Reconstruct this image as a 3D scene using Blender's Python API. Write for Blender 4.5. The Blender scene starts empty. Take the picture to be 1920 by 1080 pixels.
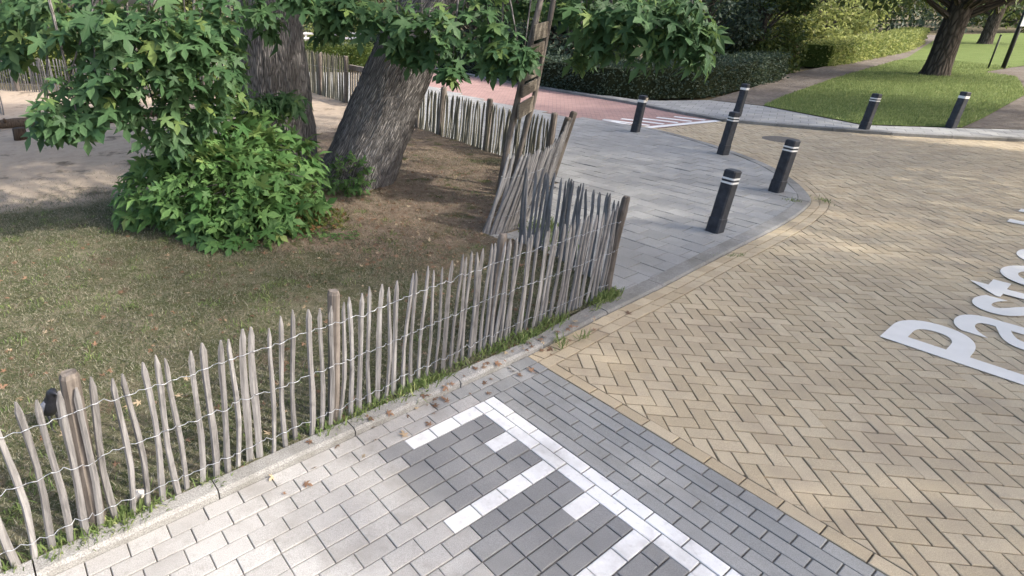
import bpy, math, random
import numpy as np
from mathutils import Vector, Matrix
from mathutils import noise as mnoise
random.seed(11); rng = np.random.default_rng(11)
S = bpy.context.scene; COL = S.collection
R = math.radians

# ------------------------------------------------------------------ camera, sky, sun, exposure
cam_d = bpy.data.cameras.new('camera'); cam = bpy.data.objects.new('camera', cam_d); COL.objects.link(cam)
cam_d.sensor_width = 36.0; cam_d.lens = 20.973; cam_d.shift_x = 0.15156; cam_d.shift_y = -0.03542
cam_d.clip_start = 0.05; cam_d.clip_end = 1500
cam.location = (0, 0, 2.5); cam.rotation_euler = (R(90 - 22.651), 0, 0)
S.camera = cam
SUN_EL, SUN_AZ = 40.0, 113.0            # azimuth clockwise from +Y
world = bpy.data.worlds.new('World'); S.world = world; world.use_nodes = True
wn = world.node_tree.nodes; wl = world.node_tree.links; wn.clear()
sky = wn.new('ShaderNodeTexSky'); sky.sky_type = 'NISHITA'; sky.sun_disc = False
sky.sun_elevation = R(SUN_EL); sky.sun_rotation = R(SUN_AZ); sky.air_density = 1.0; sky.dust_density = 5.0; sky.ozone_density = 1.0
bg = wn.new('ShaderNodeBackground'); bg.inputs['Strength'].default_value = 0.15
wo = wn.new('ShaderNodeOutputWorld'); wl.new(sky.outputs[0], bg.inputs[0]); wl.new(bg.outputs[0], wo.inputs[0])
sun_d = bpy.data.lights.new('sun', 'SUN'); sun_d.energy = 2.0; sun_d.angle = R(1.4); sun_d.color = (1.0, 0.94, 0.84)
sun = bpy.data.objects.new('sun', sun_d); COL.objects.link(sun)
SD = Vector((math.sin(R(SUN_AZ)) * math.cos(R(SUN_EL)), math.cos(R(SUN_AZ)) * math.cos(R(SUN_EL)), math.sin(R(SUN_EL))))
sun.rotation_euler = SD.to_track_quat('Z', 'Y').to_euler(); sun.location = SD * 40
S.view_settings.view_transform = 'Standard'; S.view_settings.look = 'None'
S.view_settings.exposure = 1.55; S.view_settings.gamma = 1.0; S.view_settings.use_curve_mapping = False
S.cycles.max_bounces = 7; S.cycles.transparent_max_bounces = 4

# ------------------------------------------------------------------ helpers
def tag(o, label=None, cat=None, group=None, kind=None):
    if label: o['label'] = label
    if cat: o['category'] = cat
    if group: o['group'] = group
    if kind: o['kind'] = kind
    return o
def empty(name, loc):
    o = bpy.data.objects.new(name, None); o.empty_display_size = 0.1; o.location = loc; COL.objects.link(o); return o
def link(name, me, mat=None, parent=None, loc=(0, 0, 0), rot=None, scale=None):
    o = bpy.data.objects.new(name, me); COL.objects.link(o)
    if mat and not me.materials: me.materials.append(mat)
    if parent: o.parent = parent
    o.location = loc
    if rot is not None: o.rotation_euler = rot
    if scale is not None: o.scale = scale
    return o
def mk(V, F, name='mesh', smooth=False, attrs=None):
    me = bpy.data.meshes.new(name); me.from_pydata([tuple(v) for v in V], [], [tuple(f) for f in F])
    if smooth: me.polygons.foreach_set('use_smooth', [True] * len(me.polygons))
    for k, vals in (attrs or {}).items():
        if np.ndim(vals) == 1:
            a = me.attributes.new(k, 'FLOAT', 'POINT'); a.data.foreach_set('value', np.asarray(vals, np.float32))
        else:
            a = me.attributes.new(k, 'FLOAT_VECTOR', 'POINT'); a.data.foreach_set('vector', np.asarray(vals, np.float32).ravel())
    me.update(); return me
def mknp(V, T, name='mesh', attrs=None, smooth=False):
    """numpy triangles -> mesh"""
    me = bpy.data.meshes.new(name); V = np.asarray(V, np.float32); T = np.asarray(T, np.int32)
    me.vertices.add(len(V)); me.vertices.foreach_set('co', V.ravel())
    me.loops.add(T.size); me.loops.foreach_set('vertex_index', T.ravel())
    me.polygons.add(len(T)); me.polygons.foreach_set('loop_start', np.arange(0, T.size, 3, dtype=np.int32))
    me.polygons.foreach_set('loop_total', np.full(len(T), 3, np.int32))
    if smooth: me.polygons.foreach_set('use_smooth', np.ones(len(T), bool))
    me.update(calc_edges=True)
    for k, vals in (attrs or {}).items():
        a = me.attributes.new(k, 'FLOAT', 'POINT'); a.data.foreach_set('value', np.asarray(vals, np.float32))
    me.validate(); return me
class MB:
    def __init__(s): s.V = []; s.F = []; s.t = []; s.u = []
    def add(s, V, F, tint=0.5, uv=None):
        n = len(s.V); s.V += [tuple(v) for v in V]; s.F += [tuple(i + n for i in f) for f in F]; s.t += [tint] * len(V)
        s.u += list(uv) if uv is not None else [(0, 0, 0)] * len(V)
    def box(s, c, d, M=None, tint=0.5):
        x, y, z = d[0] / 2, d[1] / 2, d[2] / 2
        V = [Vector((sx * x, sy * y, sz * z)) for sz in (-1, 1) for sy in (-1, 1) for sx in (-1, 1)]
        if M is not None: V = [M @ v for v in V]
        V = [v + Vector(c) for v in V]
        s.add(V, [(0, 2, 3, 1), (4, 5, 7, 6), (0, 1, 5, 4), (2, 6, 7, 3), (0, 4, 6, 2), (1, 3, 7, 5)], tint)
    def tube(s, pts, rad, n=6, caps=True, tint=0.5):
        pts = [Vector(p) for p in pts]; V = []; uv = []; L = 0
        rad = rad if hasattr(rad, '__len__') else [rad] * len(pts)
        ref = Vector((0.13, 0.97, 0.2))
        for i, p in enumerate(pts):
            d = (pts[min(i + 1, len(pts) - 1)] - pts[max(i - 1, 0)]).normalized()
            if i: L += (p - pts[i - 1]).length
            a = d.cross(ref)
            if a.length < 0.05: a = d.cross(Vector((1, 0, 0)))
            a.normalize(); b = d.cross(a)
            for k in range(n):
                t = 2 * math.pi * k / n
                V.append(p + (a * math.cos(t) + b * math.sin(t)) * rad[i]); uv.append((t * rad[0], L, 0))
        F = [(i * n + k, i * n + (k + 1) % n, (i + 1) * n + (k + 1) % n, (i + 1) * n + k) for i in range(len(pts) - 1) for k in range(n)]
        if caps: F += [tuple(range(n))[::-1], tuple((len(pts) - 1) * n + k for k in range(n))]
        s.add(V, F, tint, uv)
    def mesh(s, name='mesh', smooth=False, off=None):
        V = s.V if off is None else [(v[0] - off[0], v[1] - off[1], v[2] - off[2]) for v in s.V]
        return mk(V, s.F, name, smooth, {'tint': s.t, 'buv': s.u})

# ---- node helpers
def newmat(name):
    m = bpy.data.materials.new(name); m.use_nodes = True; nt = m.node_tree; nt.nodes.clear()
    out = nt.nodes.new('ShaderNodeOutputMaterial'); b = nt.nodes.new('ShaderNodeBsdfPrincipled'); nt.links.new(b.outputs[0], out.inputs[0])
    return m, nt, b, out
def N(nt, t, **kw):
    n = nt.nodes.new(t)
    for k, v in kw.items():
        if k.startswith('_'): n.inputs[int(k[1:])].default_value = v
        elif k in n.inputs.keys(): n.inputs[k].default_value = v
        else: setattr(n, k, v)
    return n
def c4(c): return (c[0], c[1], c[2], 1)
def mix(nt, fac, a, b, mode='MIX'):
    n = nt.nodes.new('ShaderNodeMix'); n.data_type = 'RGBA'; n.blend_type = mode
    for sock, val in ((n.inputs[0], fac), (n.inputs[6], a), (n.inputs[7], b)):
        if hasattr(val, 'is_linked'): nt.links.new(val, sock)
        elif hasattr(val, '__len__'): sock.default_value = c4(val)
        else: sock.default_value = val
    return n.outputs[2]
def noise(nt, scale, detail=4, rough=0.55, vec=None, dist=0.0):
    n = N(nt, 'ShaderNodeTexNoise', Scale=scale, Detail=detail, Roughness=rough, Distortion=dist)
    if vec is None: vec = nt.nodes.new('ShaderNodeNewGeometry').outputs['Position']
    nt.links.new(vec, n.inputs['Vector']); return n.outputs['Fac']
def ramp(nt, fac, lo, hi, a=0.0, b=1.0):
    n = N(nt, 'ShaderNodeMapRange'); nt.links.new(fac, n.inputs[0])
    for i, v in enumerate((lo, hi, a, b)): n.inputs[i + 1].default_value = v
    return n.outputs[0]
def math2(nt, op, a, b):
    n = N(nt, 'ShaderNodeMath', operation=op)
    for i, v in enumerate((a, b)):
        if hasattr(v, 'is_linked'): nt.links.new(v, n.inputs[i])
        else: n.inputs[i].default_value = v
    return n.outputs[0]
def bump(nt, b, h, strength=0.4, dist=0.01):
    n = N(nt, 'ShaderNodeBump', Strength=strength, Distance=dist); nt.links.new(h, n.inputs['Height']); nt.links.new(n.outputs[0], b.inputs['Normal'])
def tint(nt):
    a = N(nt, 'ShaderNodeAttribute', attribute_name='tint'); o = nt.nodes.new('ShaderNodeObjectInfo')
    s = math2(nt, 'ADD', a.outputs['Fac'], o.outputs['Random']); return math2(nt, 'FRACT', s, 0.0)
def m_stone(name, dark, light, stain, rough=0.9, fine=260, stain_amt=0.6, speck=0.5):
    """paving units: per-unit tone, blotchy wear, fine aggregate"""
    m, nt, b, o = newmat(name); t = tint(nt)
    col = mix(nt, t, dark, light)
    f1 = noise(nt, fine, 2, 0.6); col = mix(nt, speck, col, mix(nt, ramp(nt, f1, 0.3, 0.7), (0.25, 0.25, 0.25), (0.75, 0.75, 0.75)), 'OVERLAY')
    f2 = noise(nt, 2.2, 6, 0.65); col = mix(nt, math2(nt, 'MULTIPLY', ramp(nt, f2, 0.48, 0.72), stain_amt), col, stain)
    f4 = noise(nt, 0.55, 5, 0.7); col = mix(nt, math2(nt, 'MULTIPLY', ramp(nt, f4, 0.45, 0.65), 0.28), col, stain)
    f3 = noise(nt, 26, 4, 0.6); col = mix(nt, math2(nt, 'MULTIPLY', ramp(nt, f3, 0.55, 0.8), stain_amt * 0.7), col, stain)
    nt.links.new(col, b.inputs['Base Color']); b.inputs['Roughness'].default_value = rough
    b.inputs['Specular IOR Level'].default_value = 0.3
    bump(nt, b, math2(nt, 'ADD', f1, math2(nt, 'MULTIPLY', f3, 0.8)), 0.5, 0.003); return m
def m_plain(name, col, rough=0.7, spec=0.3, metal=0.0, var=0.25, scale=30):
    m, nt, b, o = newmat(name); f = noise(nt, scale, 4)
    c = mix(nt, ramp(nt, f, 0.3, 0.7), [x * (1 - var) for x in col], [min(1, x * (1 + var)) for x in col])
    nt.links.new(c, b.inputs['Base Color']); b.inputs['Roughness'].default_value = rough; b.inputs['Metallic'].default_value = metal
    b.inputs['Specular IOR Level'].default_value = spec; bump(nt, b, f, 0.15, 0.004); return m
def m_leaf(name, dark, light, yellow, trans=0.35, ymin=0.86):
    m, nt, b, o = newmat(name); t = tint(nt)
    col = mix(nt, t, dark, light); col = mix(nt, ramp(nt, t, ymin, ymin + 0.1), col, yellow)
    f = noise(nt, 60, 3); col = mix(nt, 0.25, col, mix(nt, f, (0.2, 0.2, 0.2), (0.8, 0.8, 0.8)), 'OVERLAY')
    nt.links.new(col, b.inputs['Base Color']); b.inputs['Roughness'].default_value = 0.55; b.inputs['Specular IOR Level'].default_value = 0.22
    tr = nt.nodes.new('ShaderNodeBsdfTranslucent'); nt.links.new(mix(nt, 0.5, col, yellow), tr.inputs[0])
    ms = nt.nodes.new('ShaderNodeMixShader'); ms.inputs[0].default_value = trans
    nt.links.new(b.outputs[0], ms.inputs[1]); nt.links.new(tr.outputs[0], ms.inputs[2]); nt.links.new(ms.outputs[0], o.inputs[0]); return m
def m_bark(name, dark, light, sx=26, sy=4.5, mossy=0.0):
    m, nt, b, o = newmat(name); a = N(nt, 'ShaderNodeAttribute', attribute_name='buv')
    mp = N(nt, 'ShaderNodeMapping'); mp.inputs['Scale'].default_value = (sx, sy, 1); nt.links.new(a.outputs['Vector'], mp.inputs[0])
    f = noise(nt, 1.0, 5, 0.6, mp.outputs[0], 0.6)
    v = N(nt, 'ShaderNodeTexVoronoi', feature='DISTANCE_TO_EDGE'); v.inputs['Scale'].default_value = 0.8; nt.links.new(mp.outputs[0], v.inputs['Vector'])
    h = math2(nt, 'ADD', ramp(nt, v.outputs['Distance'], 0.0, 0.35), f)
    col = mix(nt, ramp(nt, h, 0.45, 1.25), dark, light)
    col = mix(nt, 0.35, col, mix(nt, noise(nt, 2.0, 4), (0.3, 0.3, 0.3), (0.7, 0.7, 0.7)), 'OVERLAY')
    if mossy: col = mix(nt, math2(nt, 'MULTIPLY', ramp(nt, noise(nt, 3.5, 4), 0.45, 0.7), mossy), col, (0.06, 0.075, 0.03))
    nt.links.new(col, b.inputs['Base Color']); b.inputs['Roughness'].default_value = 0.95; b.inputs['Specular IOR Level'].default_value = 0.1
    bump(nt, b, h, 0.9, 0.03); return m
def m_wood(name, dark, light, s=(60, 60, 5)):
    m, nt, b, o = newmat(name); tc = nt.nodes.new('ShaderNodeTexCoord'); oi = nt.nodes.new('ShaderNodeObjectInfo')
    ad = N(nt, 'ShaderNodeVectorMath', operation='ADD'); nt.links.new(tc.outputs['Object'], ad.inputs[0])
    cx = nt.nodes.new('ShaderNodeCombineXYZ'); r9 = math2(nt, 'MULTIPLY', oi.outputs['Random'], 7.0)
    for i in range(3): nt.links.new(r9, cx.inputs[i])
    nt.links.new(cx.outputs[0], ad.inputs[1])
    mp = N(nt, 'ShaderNodeMapping'); mp.inputs['Scale'].default_value = s; nt.links.new(ad.outputs[0], mp.inputs[0])
    f = noise(nt, 1.0, 5, 0.6, mp.outputs[0], 0.4); t = tint(nt)
    col = mix(nt, ramp(nt, f, 0.3, 0.72), dark, light)
    col = mix(nt, 0.55, col, mix(nt, t, (0.28, 0.27, 0.26), (0.72, 0.71, 0.7)), 'OVERLAY')
    g = noise(nt, 9, 4, 0.6, ad.outputs[0]); col = mix(nt, math2(nt, 'MULTIPLY', ramp(nt, g, 0.55, 0.75), 0.5), col, [x * 0.45 for x in dark])
    nt.links.new(col, b.inputs['Base Color']); b.inputs['Roughness'].default_value = 0.9; b.inputs['Specular IOR Level'].default_value = 0.15
    bump(nt, b, f, 0.6, 0.006); return m

M = {}
M['yellow'] = m_stone('yellow_paver', (0.375, 0.305, 0.205), (0.455, 0.38, 0.268), (0.28, 0.23, 0.175), stain_amt=0.45)
M['grey'] = m_stone('grey_paver', (0.215, 0.218, 0.215), (0.275, 0.275, 0.27), (0.16, 0.155, 0.145), stain_amt=0.5)
M['darkgrey'] = m_stone('dark_grey_paver', (0.175, 0.176, 0.178), (0.215, 0.216, 0.217), (0.14, 0.14, 0.138), stain_amt=0.4)
M['litgrey'] = m_stone('light_washed_paver', (0.30, 0.292, 0.282), (0.36, 0.352, 0.34), (0.20, 0.19, 0.175), stain_amt=0.85)  # overexposed brightness of the left bay put into the colour
M['white'] = m_stone('white_paver', (0.62, 0.62, 0.62), (0.72, 0.72, 0.72), (0.36, 0.35, 0.34), stain_amt=0.85, speck=0.25)
M['tile'] = m_stone('pavement_tile', (0.235, 0.238, 0.238), (0.29, 0.293, 0.292), (0.18, 0.18, 0.175), stain_amt=0.4, fine=180)
M['kerb'] = m_stone('kerb_concrete', (0.20, 0.197, 0.19), (0.27, 0.265, 0.255), (0.12, 0.115, 0.10), stain_amt=0.8, fine=150, speck=0.85)
M['bed'] = m_plain('joint_sand', (0.15, 0.128, 0.097), 1.0, 0.05, scale=40, var=0.5)
M['baybed'] = m_plain('bay_joint_sand', (0.15, 0.14, 0.125), 1.0, 0.05, scale=40, var=0.4)
M['metal'] = m_plain('iron_cover', (0.15, 0.135, 0.115), 0.8, 0.2, 0.1)
M['wire'] = m_plain('galvanised_wire', (0.30, 0.315, 0.34), 0.5, 0.4, 0.3)
M['picket'] = m_wood('weathered_chestnut', (0.10, 0.097, 0.097), (0.27, 0.265, 0.264))
M['post'] = m_wood('weathered_post', (0.07, 0.06, 0.052), (0.22, 0.195, 0.175), (34, 34, 4))
M['mossywood'] = m_wood('mossy_chestnut', (0.09, 0.085, 0.06), (0.26, 0.25, 0.20))
M['board'] = m_wood('pale_board', (0.12, 0.105, 0.088), (0.27, 0.24, 0.20), (8, 8, 60))
M['bark'] = m_bark('furrowed_bark', (0.075, 0.07, 0.067), (0.32, 0.30, 0.29), 60, 7)
M['bark2'] = m_bark('far_bark', (0.04, 0.034, 0.028), (0.12, 0.10, 0.085), 12, 3)
M['leaf'] = m_leaf('maple_leaf', (0.032, 0.078, 0.033), (0.092, 0.172, 0.072), (0.17, 0.24, 0.07), 0.36, 0.9)
M['shrubleaf'] = m_leaf('sucker_leaf', (0.05, 0.125, 0.038), (0.145, 0.26, 0.085), (0.27, 0.31, 0.11), 0.36, 0.93)
M['groundleaf'] = m_leaf('low_plant_leaf', (0.07, 0.10, 0.025), (0.15, 0.17, 0.05), (0.24, 0.13, 0.06), 0.3, 0.75)
M['darkleaf'] = m_leaf('evergreen_leaf', (0.020, 0.042, 0.030), (0.06, 0.088, 0.062), (0.10, 0.13, 0.07), 0.25, 0.93)
M['midleaf'] = m_leaf('park_leaf', (0.03, 0.06, 0.018), (0.085, 0.12, 0.035), (0.16, 0.18, 0.05), 0.35, 0.85)
M['limeleaf'] = m_leaf('lime_leaf', (0.12, 0.165, 0.045), (0.24, 0.28, 0.09), (0.33, 0.35, 0.13), 0.45, 0.8)
M['hedgecore'] = m_plain('hedge_twigs', (0.02, 0.026, 0.014), 1.0, 0.05, scale=20)
M['limecore'] = m_plain('lime_hedge_twigs', (0.06, 0.085, 0.02), 1.0, 0.05, scale=20)
M['grass'] = m_leaf('grass_blade', (0.048, 0.07, 0.025), (0.115, 0.125, 0.062), (0.29, 0.28, 0.21), 0.3, 0.62)
M['greengrass'] = m_leaf('green_grass_blade', (0.095, 0.15, 0.045), (0.20, 0.265, 0.095), (0.31, 0.34, 0.15), 0.35, 0.85)
M['fallen'] = m_leaf('dry_leaf', (0.12, 0.07, 0.045), (0.27, 0.16, 0.10), (0.38, 0.30, 0.20), 0.15, 0.7)
M['bollard'] = m_plain('bollard_black', (0.030, 0.034, 0.044), 0.6, 0.35, var=0.35, scale=14)
M['band'] = m_plain('bollard_white_band', (0.72, 0.72, 0.72), 0.5, var=0.08)
M['red'] = m_plain('red_reflector', (0.30, 0.05, 0.05), 0.5)
M['sticker'] = m_plain('beige_sticker', (0.45, 0.40, 0.32), 0.7)
M['letter'] = m_plain('overlay_lettering', (0.66, 0.64, 0.60), 0.7, var=0.04, scale=8)
M['log'] = m_wood('old_log', (0.035, 0.025, 0.02), (0.12, 0.09, 0.065))
M['whitepaint'] = m_plain('white_paint', (0.7, 0.7, 0.7), 0.6, var=0.1)
M['orange'] = m_plain('orange_plastic', (0.75, 0.14, 0.03), 0.5, var=0.1)
M['feather'] = m_plain('dark_feather', (0.016, 0.017, 0.022), 0.45, 0.5, var=0.4, scale=60)
M['greyfeather'] = m_plain('grey_feather', (0.09, 0.10, 0.13), 0.55, 0.4, var=0.3, scale=60)
M['dark'] = m_plain('dark_paint', (0.02, 0.024, 0.02), 0.6)
M['stone'] = m_plain('pale_stone', (0.55, 0.5, 0.45), 0.8)

# ------------------------------------------------------------------ layout frame: a along the parking kerb, b towards the street
TH = 0.605; E1 = Vector((math.cos(TH), math.sin(TH))); E2 = Vector((E1.y, -E1.x)); C0 = Vector((1.31, 3.91))
def W(a, b): p = C0 + E1 * a + E2 * b; return Vector((p.x, p.y))
def inpoly(p, poly):
    x, y = p[0], p[1]; c = False; j = len(poly) - 1
    for i in range(len(poly)):
        xi, yi = poly[i][0], poly[i][1]; xj, yj = poly[j][0], poly[j][1]
        if (yi > y) != (yj > y) and x < (xj - xi) * (y - yi) / (yj - yi) + xi: c = not c
        j = i
    return c
def catmull(pts, step):
    P = [Vector(p) for p in pts]; P = [P[0] * 2 - P[1]] + P + [P[-1] * 2 - P[-2]]; out = []
    for i in range(1, len(P) - 2):
        n = max(2, int((P[i + 1] - P[i]).length / step))
        for k in range(n):
            t = k / n; a, b, c, d = P[i - 1:i + 3]
            out.append(0.5 * ((2 * b) + (c - a) * t + (2 * a - 5 * b + 4 * c - d) * t * t + (3 * b - a - 3 * c + d) * t ** 3))
    out.append(P[-2]); return out
def offset(pl, d):
    """offset polyline to its right by d"""
    out = []
    for i, p in enumerate(pl):
        t = (pl[min(i + 1, len(pl) - 1)] - pl[max(i - 1, 0)]).normalized(); out.append(p + Vector((t.y, -t.x)) * d)
    return out
def resample(pl, step):
    L = [0]
    for i in range(1, len(pl)): L.append(L[-1] + (pl[i] - pl[i - 1]).length)
    out = []; n = max(1, int(round(L[-1] / step))); j = 0
    for k in range(n + 1):
        s = L[-1] * k / n
        while j < len(L) - 2 and L[j + 1] < s: j += 1
        t = (s - L[j]) / max(1e-9, L[j + 1] - L[j]); out.append(pl[j].lerp(pl[j + 1], t))
    return out
def clip(poly, p, n):
    """keep side where (x-p).n >= 0"""
    out = []
    for i in range(len(poly)):
        a, b = poly[i], poly[(i + 1) % len(poly)]; da, db = (a - p).dot(n), (b - p).dot(n)
        if da >= 0: out.append(a)
        if (da >= 0) != (db >= 0): out.append(a.lerp(b, da / (da - db)))
    return out
def inset(poly, d):
    """convex CCW polygon inset"""
    n = len(poly); L = []
    for i in range(n):
        a, b = poly[i], poly[(i + 1) % n]; t = b - a
        if t.length < 1e-6: continue
        t = t.normalized(); L.append((a + Vector((-t.y, t.x)) * d, t))
    out = []
    for i in range(len(L)):
        (p, t), (q, s) = L[i - 1], L[i]; den = t.x * s.y - t.y * s.x
        if abs(den) < 1e-4: out.append(q); continue
        w = q - p; out.append(p + t * ((w.x * s.y - w.y * s.x) / den))
    return out
def area(poly): return 0.5 * sum(poly[i - 1].x * poly[i].y - poly[i].x * poly[i - 1].y for i in range(len(poly)))
def paver_geo(poly, top, depth, ch):
    inn = inset(poly, ch); n = len(poly)
    if min((poly[i] - poly[i - 1]).length for i in range(n)) < 0.03: inn = [p.lerp(sum(poly, Vector((0, 0))) / n, 0.09) for p in poly]
    if len(inn) != n or area(inn) <= 0: inn = [p.lerp(sum(poly, Vector((0, 0))) / n, 0.08) for p in poly]
    V = [(p.x, p.y, top) for p in inn] + [(p.x, p.y, top - ch * 0.7) for p in poly] + [(p.x, p.y, top - depth) for p in poly]
    F = [tuple(range(n))]
    for i in range(n):
        j = (i + 1) % n; F += [(i, n + i, n + j, j)]; F += [(n + i, 2 * n + i, 2 * n + j, n + j)]
    return V, F
CAM = Vector((0, 0, 2.5))
def infront(p, m=0.25):
    """inside the widened view wedge (what this or a neighbouring viewpoint could see)"""
    d = p.y * 0.9229 + 2.5 * 0.3851
    if d < 0.5: return False
    x = 0.348 + p.x / d * 0.5826; y = 0.437 - (p.y * 0.3851 - 2.5 * 0.9229) / d * 1.0357
    return -m < x < 1 + m and y < 1 + m * 1.4
class Paving:
    """pavers of one surface: the nearest 300 singly, the rest joined"""
    def __init__(s, parent, piece): s.parent = parent; s.piece = piece; s.items = []
    def add(s, poly, mat, top, depth=0.05, joint=0.0038, ch=0.0035):
        if len(poly) < 3: return
        if area(poly) < 0: poly = poly[::-1]
        q = []
        for p in poly:
            if not q or (p - q[-1]).length > 0.007: q.append(p)
        if len(q) > 2 and (q[0] - q[-1]).length < 0.007: q.pop()
        if len(q) < 3 or area(q) < 0.0004: return
        poly = inset(q, joint)
        if len(poly) != len(q) or not 0 < area(poly) < area(q) or len(q) > 4 and area(q) < 0.004:
            cq = sum(q, Vector((0, 0))) / len(q); poly = [p.lerp(cq, 0.07) for p in q]
        c = sum(poly, Vector((0, 0))) / len(poly)
        if not infront(c): return
        s.items.append(((Vector((c.x, c.y, 0)) - CAM).length, c, poly, mat, top + random.gauss(0, 0.0016) + 0.004 * mnoise.noise(Vector((c.x * .9, c.y * .9, 1))), depth, ch))
    def build(s, cap=300):
        s.items.sort(key=lambda i: i[0]); cache = {}
        vis = [i for i in s.items if infront(i[1], 0.0)]; single = vis[:cap]; ids = set(id(i) for i in single); rest = {}
        for it in single:
            _, c, poly, mat, top, depth, ch = it; loc = [p - c for p in poly]
            key = None
            if len(poly) == 4:
                e = poly[1] - poly[0]; w, h = e.length, (poly[2] - poly[1]).length
                if abs(e.normalized().dot((poly[2] - poly[1]).normalized())) < 0.02 and (poly[0] + poly[2] - poly[1] - poly[3]).length < 0.002:
                    ang = math.atan2(e.y, e.x); key = (round(w, 3), round(h, 3), mat, random.randrange(3))
            if key:
                if key not in cache:
                    x, y = w / 2, h / 2; j = lambda: random.uniform(-0.0012, 0.0012)
                    q = [Vector((-x + j(), -y + j())), Vector((x + j(), -y + j())), Vector((x + j(), y + j())), Vector((-x + j(), y + j()))]
                    V, F = paver_geo(q, 0, depth, ch); cache[key] = mk(V, F, s.piece, attrs={'tint': [0.0] * len(V)}); cache[key].materials.append(M[mat])
                link(s.piece, cache[key], None, s.parent, (c.x, c.y, top), (random.gauss(0, .009), random.gauss(0, .009), ang))
            else:
                V, F = paver_geo(loc, 0, depth, ch); me = mk(V, F, s.piece, attrs={'tint': [0.0] * len(V)}); link(s.piece, me, M[mat], s.parent, (c.x, c.y, top))
        for it in s.items:
            if id(it) in ids: continue
            _, c, poly, mat, top, depth, ch = it; V, F = paver_geo(poly, top, depth, ch)
            rest.setdefault(mat, MB()).add(V, F, random.random())
        for mat, mb in rest.items():
            tag(link(s.piece + '_field', mb.mesh(s.piece), M[mat], s.parent), kind='stuff')

# ------------------------------------------------------------------ ground sheets
def sheet(name, poly, z, mat, parent=None):
    me = mk([(p[0], p[1], z) for p in poly], [tuple(range(len(poly)))], name); o = link(name, me, mat, parent); 
    if not parent: tag(o, kind='structure')
    return o
def m_ground(name, cols, scale=3.0, grassy=0.0):
    m, nt, b, o = newmat(name); f = noise(nt, scale, 8, 0.65); g = noise(nt, scale * 14, 5, 0.6)
    c = mix(nt, ramp(nt, f, 0.35, 0.65), cols[0], cols[1]); c = mix(nt, ramp(nt, g, 0.45, 0.7), c, cols[2])
    nt.links.new(c, b.inputs['Base Color']); b.inputs['Roughness'].default_value = 1.0; b.inputs['Specular IOR Level'].default_value = 0.05
    bump(nt, b, math2(nt, 'ADD', g, noise(nt, 150, 3)), 0.8, 0.02); return m
M['earth'] = m_ground('bare_earth', ((0.10, 0.085, 0.06), (0.16, 0.13, 0.09), (0.07, 0.08, 0.035)))
sheet('ground', [(-300, -300), (300, -300), (300, 500), (-300, 500)], -0.06, M['earth'])

kerb_pts = [W(-7, 0), W(-3, 0), W(-0.6, 0), W(0.2, -0.01), W(1.0, -0.05), W(2.0, -0.075), W(3.2, -0.13), (5.05, 6.72), (5.72, 7.28), (6.2, 7.78), (6.5, 8.4), (6.72, 9.1), (6.83, 9.9), (6.78, 11.0), (6.5, 12.3), (6.15, 13.1)]
KERB = catmull([Vector((p[0], p[1])) for p in kerb_pts], 0.05)
def nearest(pl, p):
    best = None
    for i in range(len(pl) - 1):
        a, b = pl[i], pl[i + 1]; t = max(0, min(1, (p - a).dot(b - a) / (b - a).length_squared)); q = a.lerp(b, t); d = (p - q).length_squared
        if best is None or d < best[0]: best = (d, q, (b - a).normalized())
    d, q, t = best; n = Vector((t.y, -t.x)); return math.sqrt(d) * (1 if (p - q).dot(n) >= 0 else -1), q, n
road = sheet('road', [(-9, -4), (30, -4), (30, 11), (13, 11.2), (9, 14.2), (6.0, 13.8), (-9, 8)], -0.016, M['bed'])

# ---- far kerb line and the yellow herringbone
FARK = [Vector(p) for p in [(8.3, 13.72), (9.4, 13.0), (10.44, 12.36), (11.93, 11.8), (14, 11.3), (30, 7.5)]]
YEDGE = offset(KERB, 0.2); SH = -0.04
def Wp(a, b): return W(a + SH * b, b)
pav = Paving(road, 'paver')
u = Vector((math.cos(-1.703), math.sin(-1.703))); v = Vector((-u.y, u.x)); bw = 0.0998
A0 = Vector((28.208, 24.962)) * bw
gp, gn = Wp(0.1, 0), (Wp(0.1, 0) - Wp(0.1, 1)); gn = Vector((-gn.y, gn.x)).normalized()
if gn.dot(E1) < 0: gn = -gn
YC = YEDGE[::4]
for n_ in range(-140, 150):
    for m_ in range(-75, 75):
        i, j = n_ + 2 * m_, n_ - 2 * m_
        o = A0 + (u * i + v * j) * bw
        if not (1.0 < o.x < 17 and 0.6 < o.y < 14.2) or not infront(o): continue
        if (o - gp).dot(gn) < -0.4: continue
        dn, q, nn = nearest(YC, o)
        if dn < -0.35: continue
        for (u0, u1, v0, v1) in ((0, 2, 0, 1), (0, 1, 1, 3)):
            poly = [o + (u * x + v * y) * bw for x, y in ((u0, v0), (u1, v0), (u1, v1), (u0, v1))]
            c = sum(poly, Vector((0, 0))) / 4
            poly = clip(poly, gp, gn)
            if len(poly) < 3: continue
            dn, q, nn = nearest(YC, c)
            if abs(dn) < 0.3: poly = clip(poly, q, nn)
            if dn < -0.15 or len(poly) < 3: continue
            df, q, nn = nearest(FARK, c)
            if df < -0.12: continue
            if df < 0.3: poly = clip(poly, q, nn)
            if c.x < 8.3: poly = clip(poly, Vector((6.2, 12.75)), Vector((0.42, -0.91)))
            pav.add(poly, 'yellow', 0.0)
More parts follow.
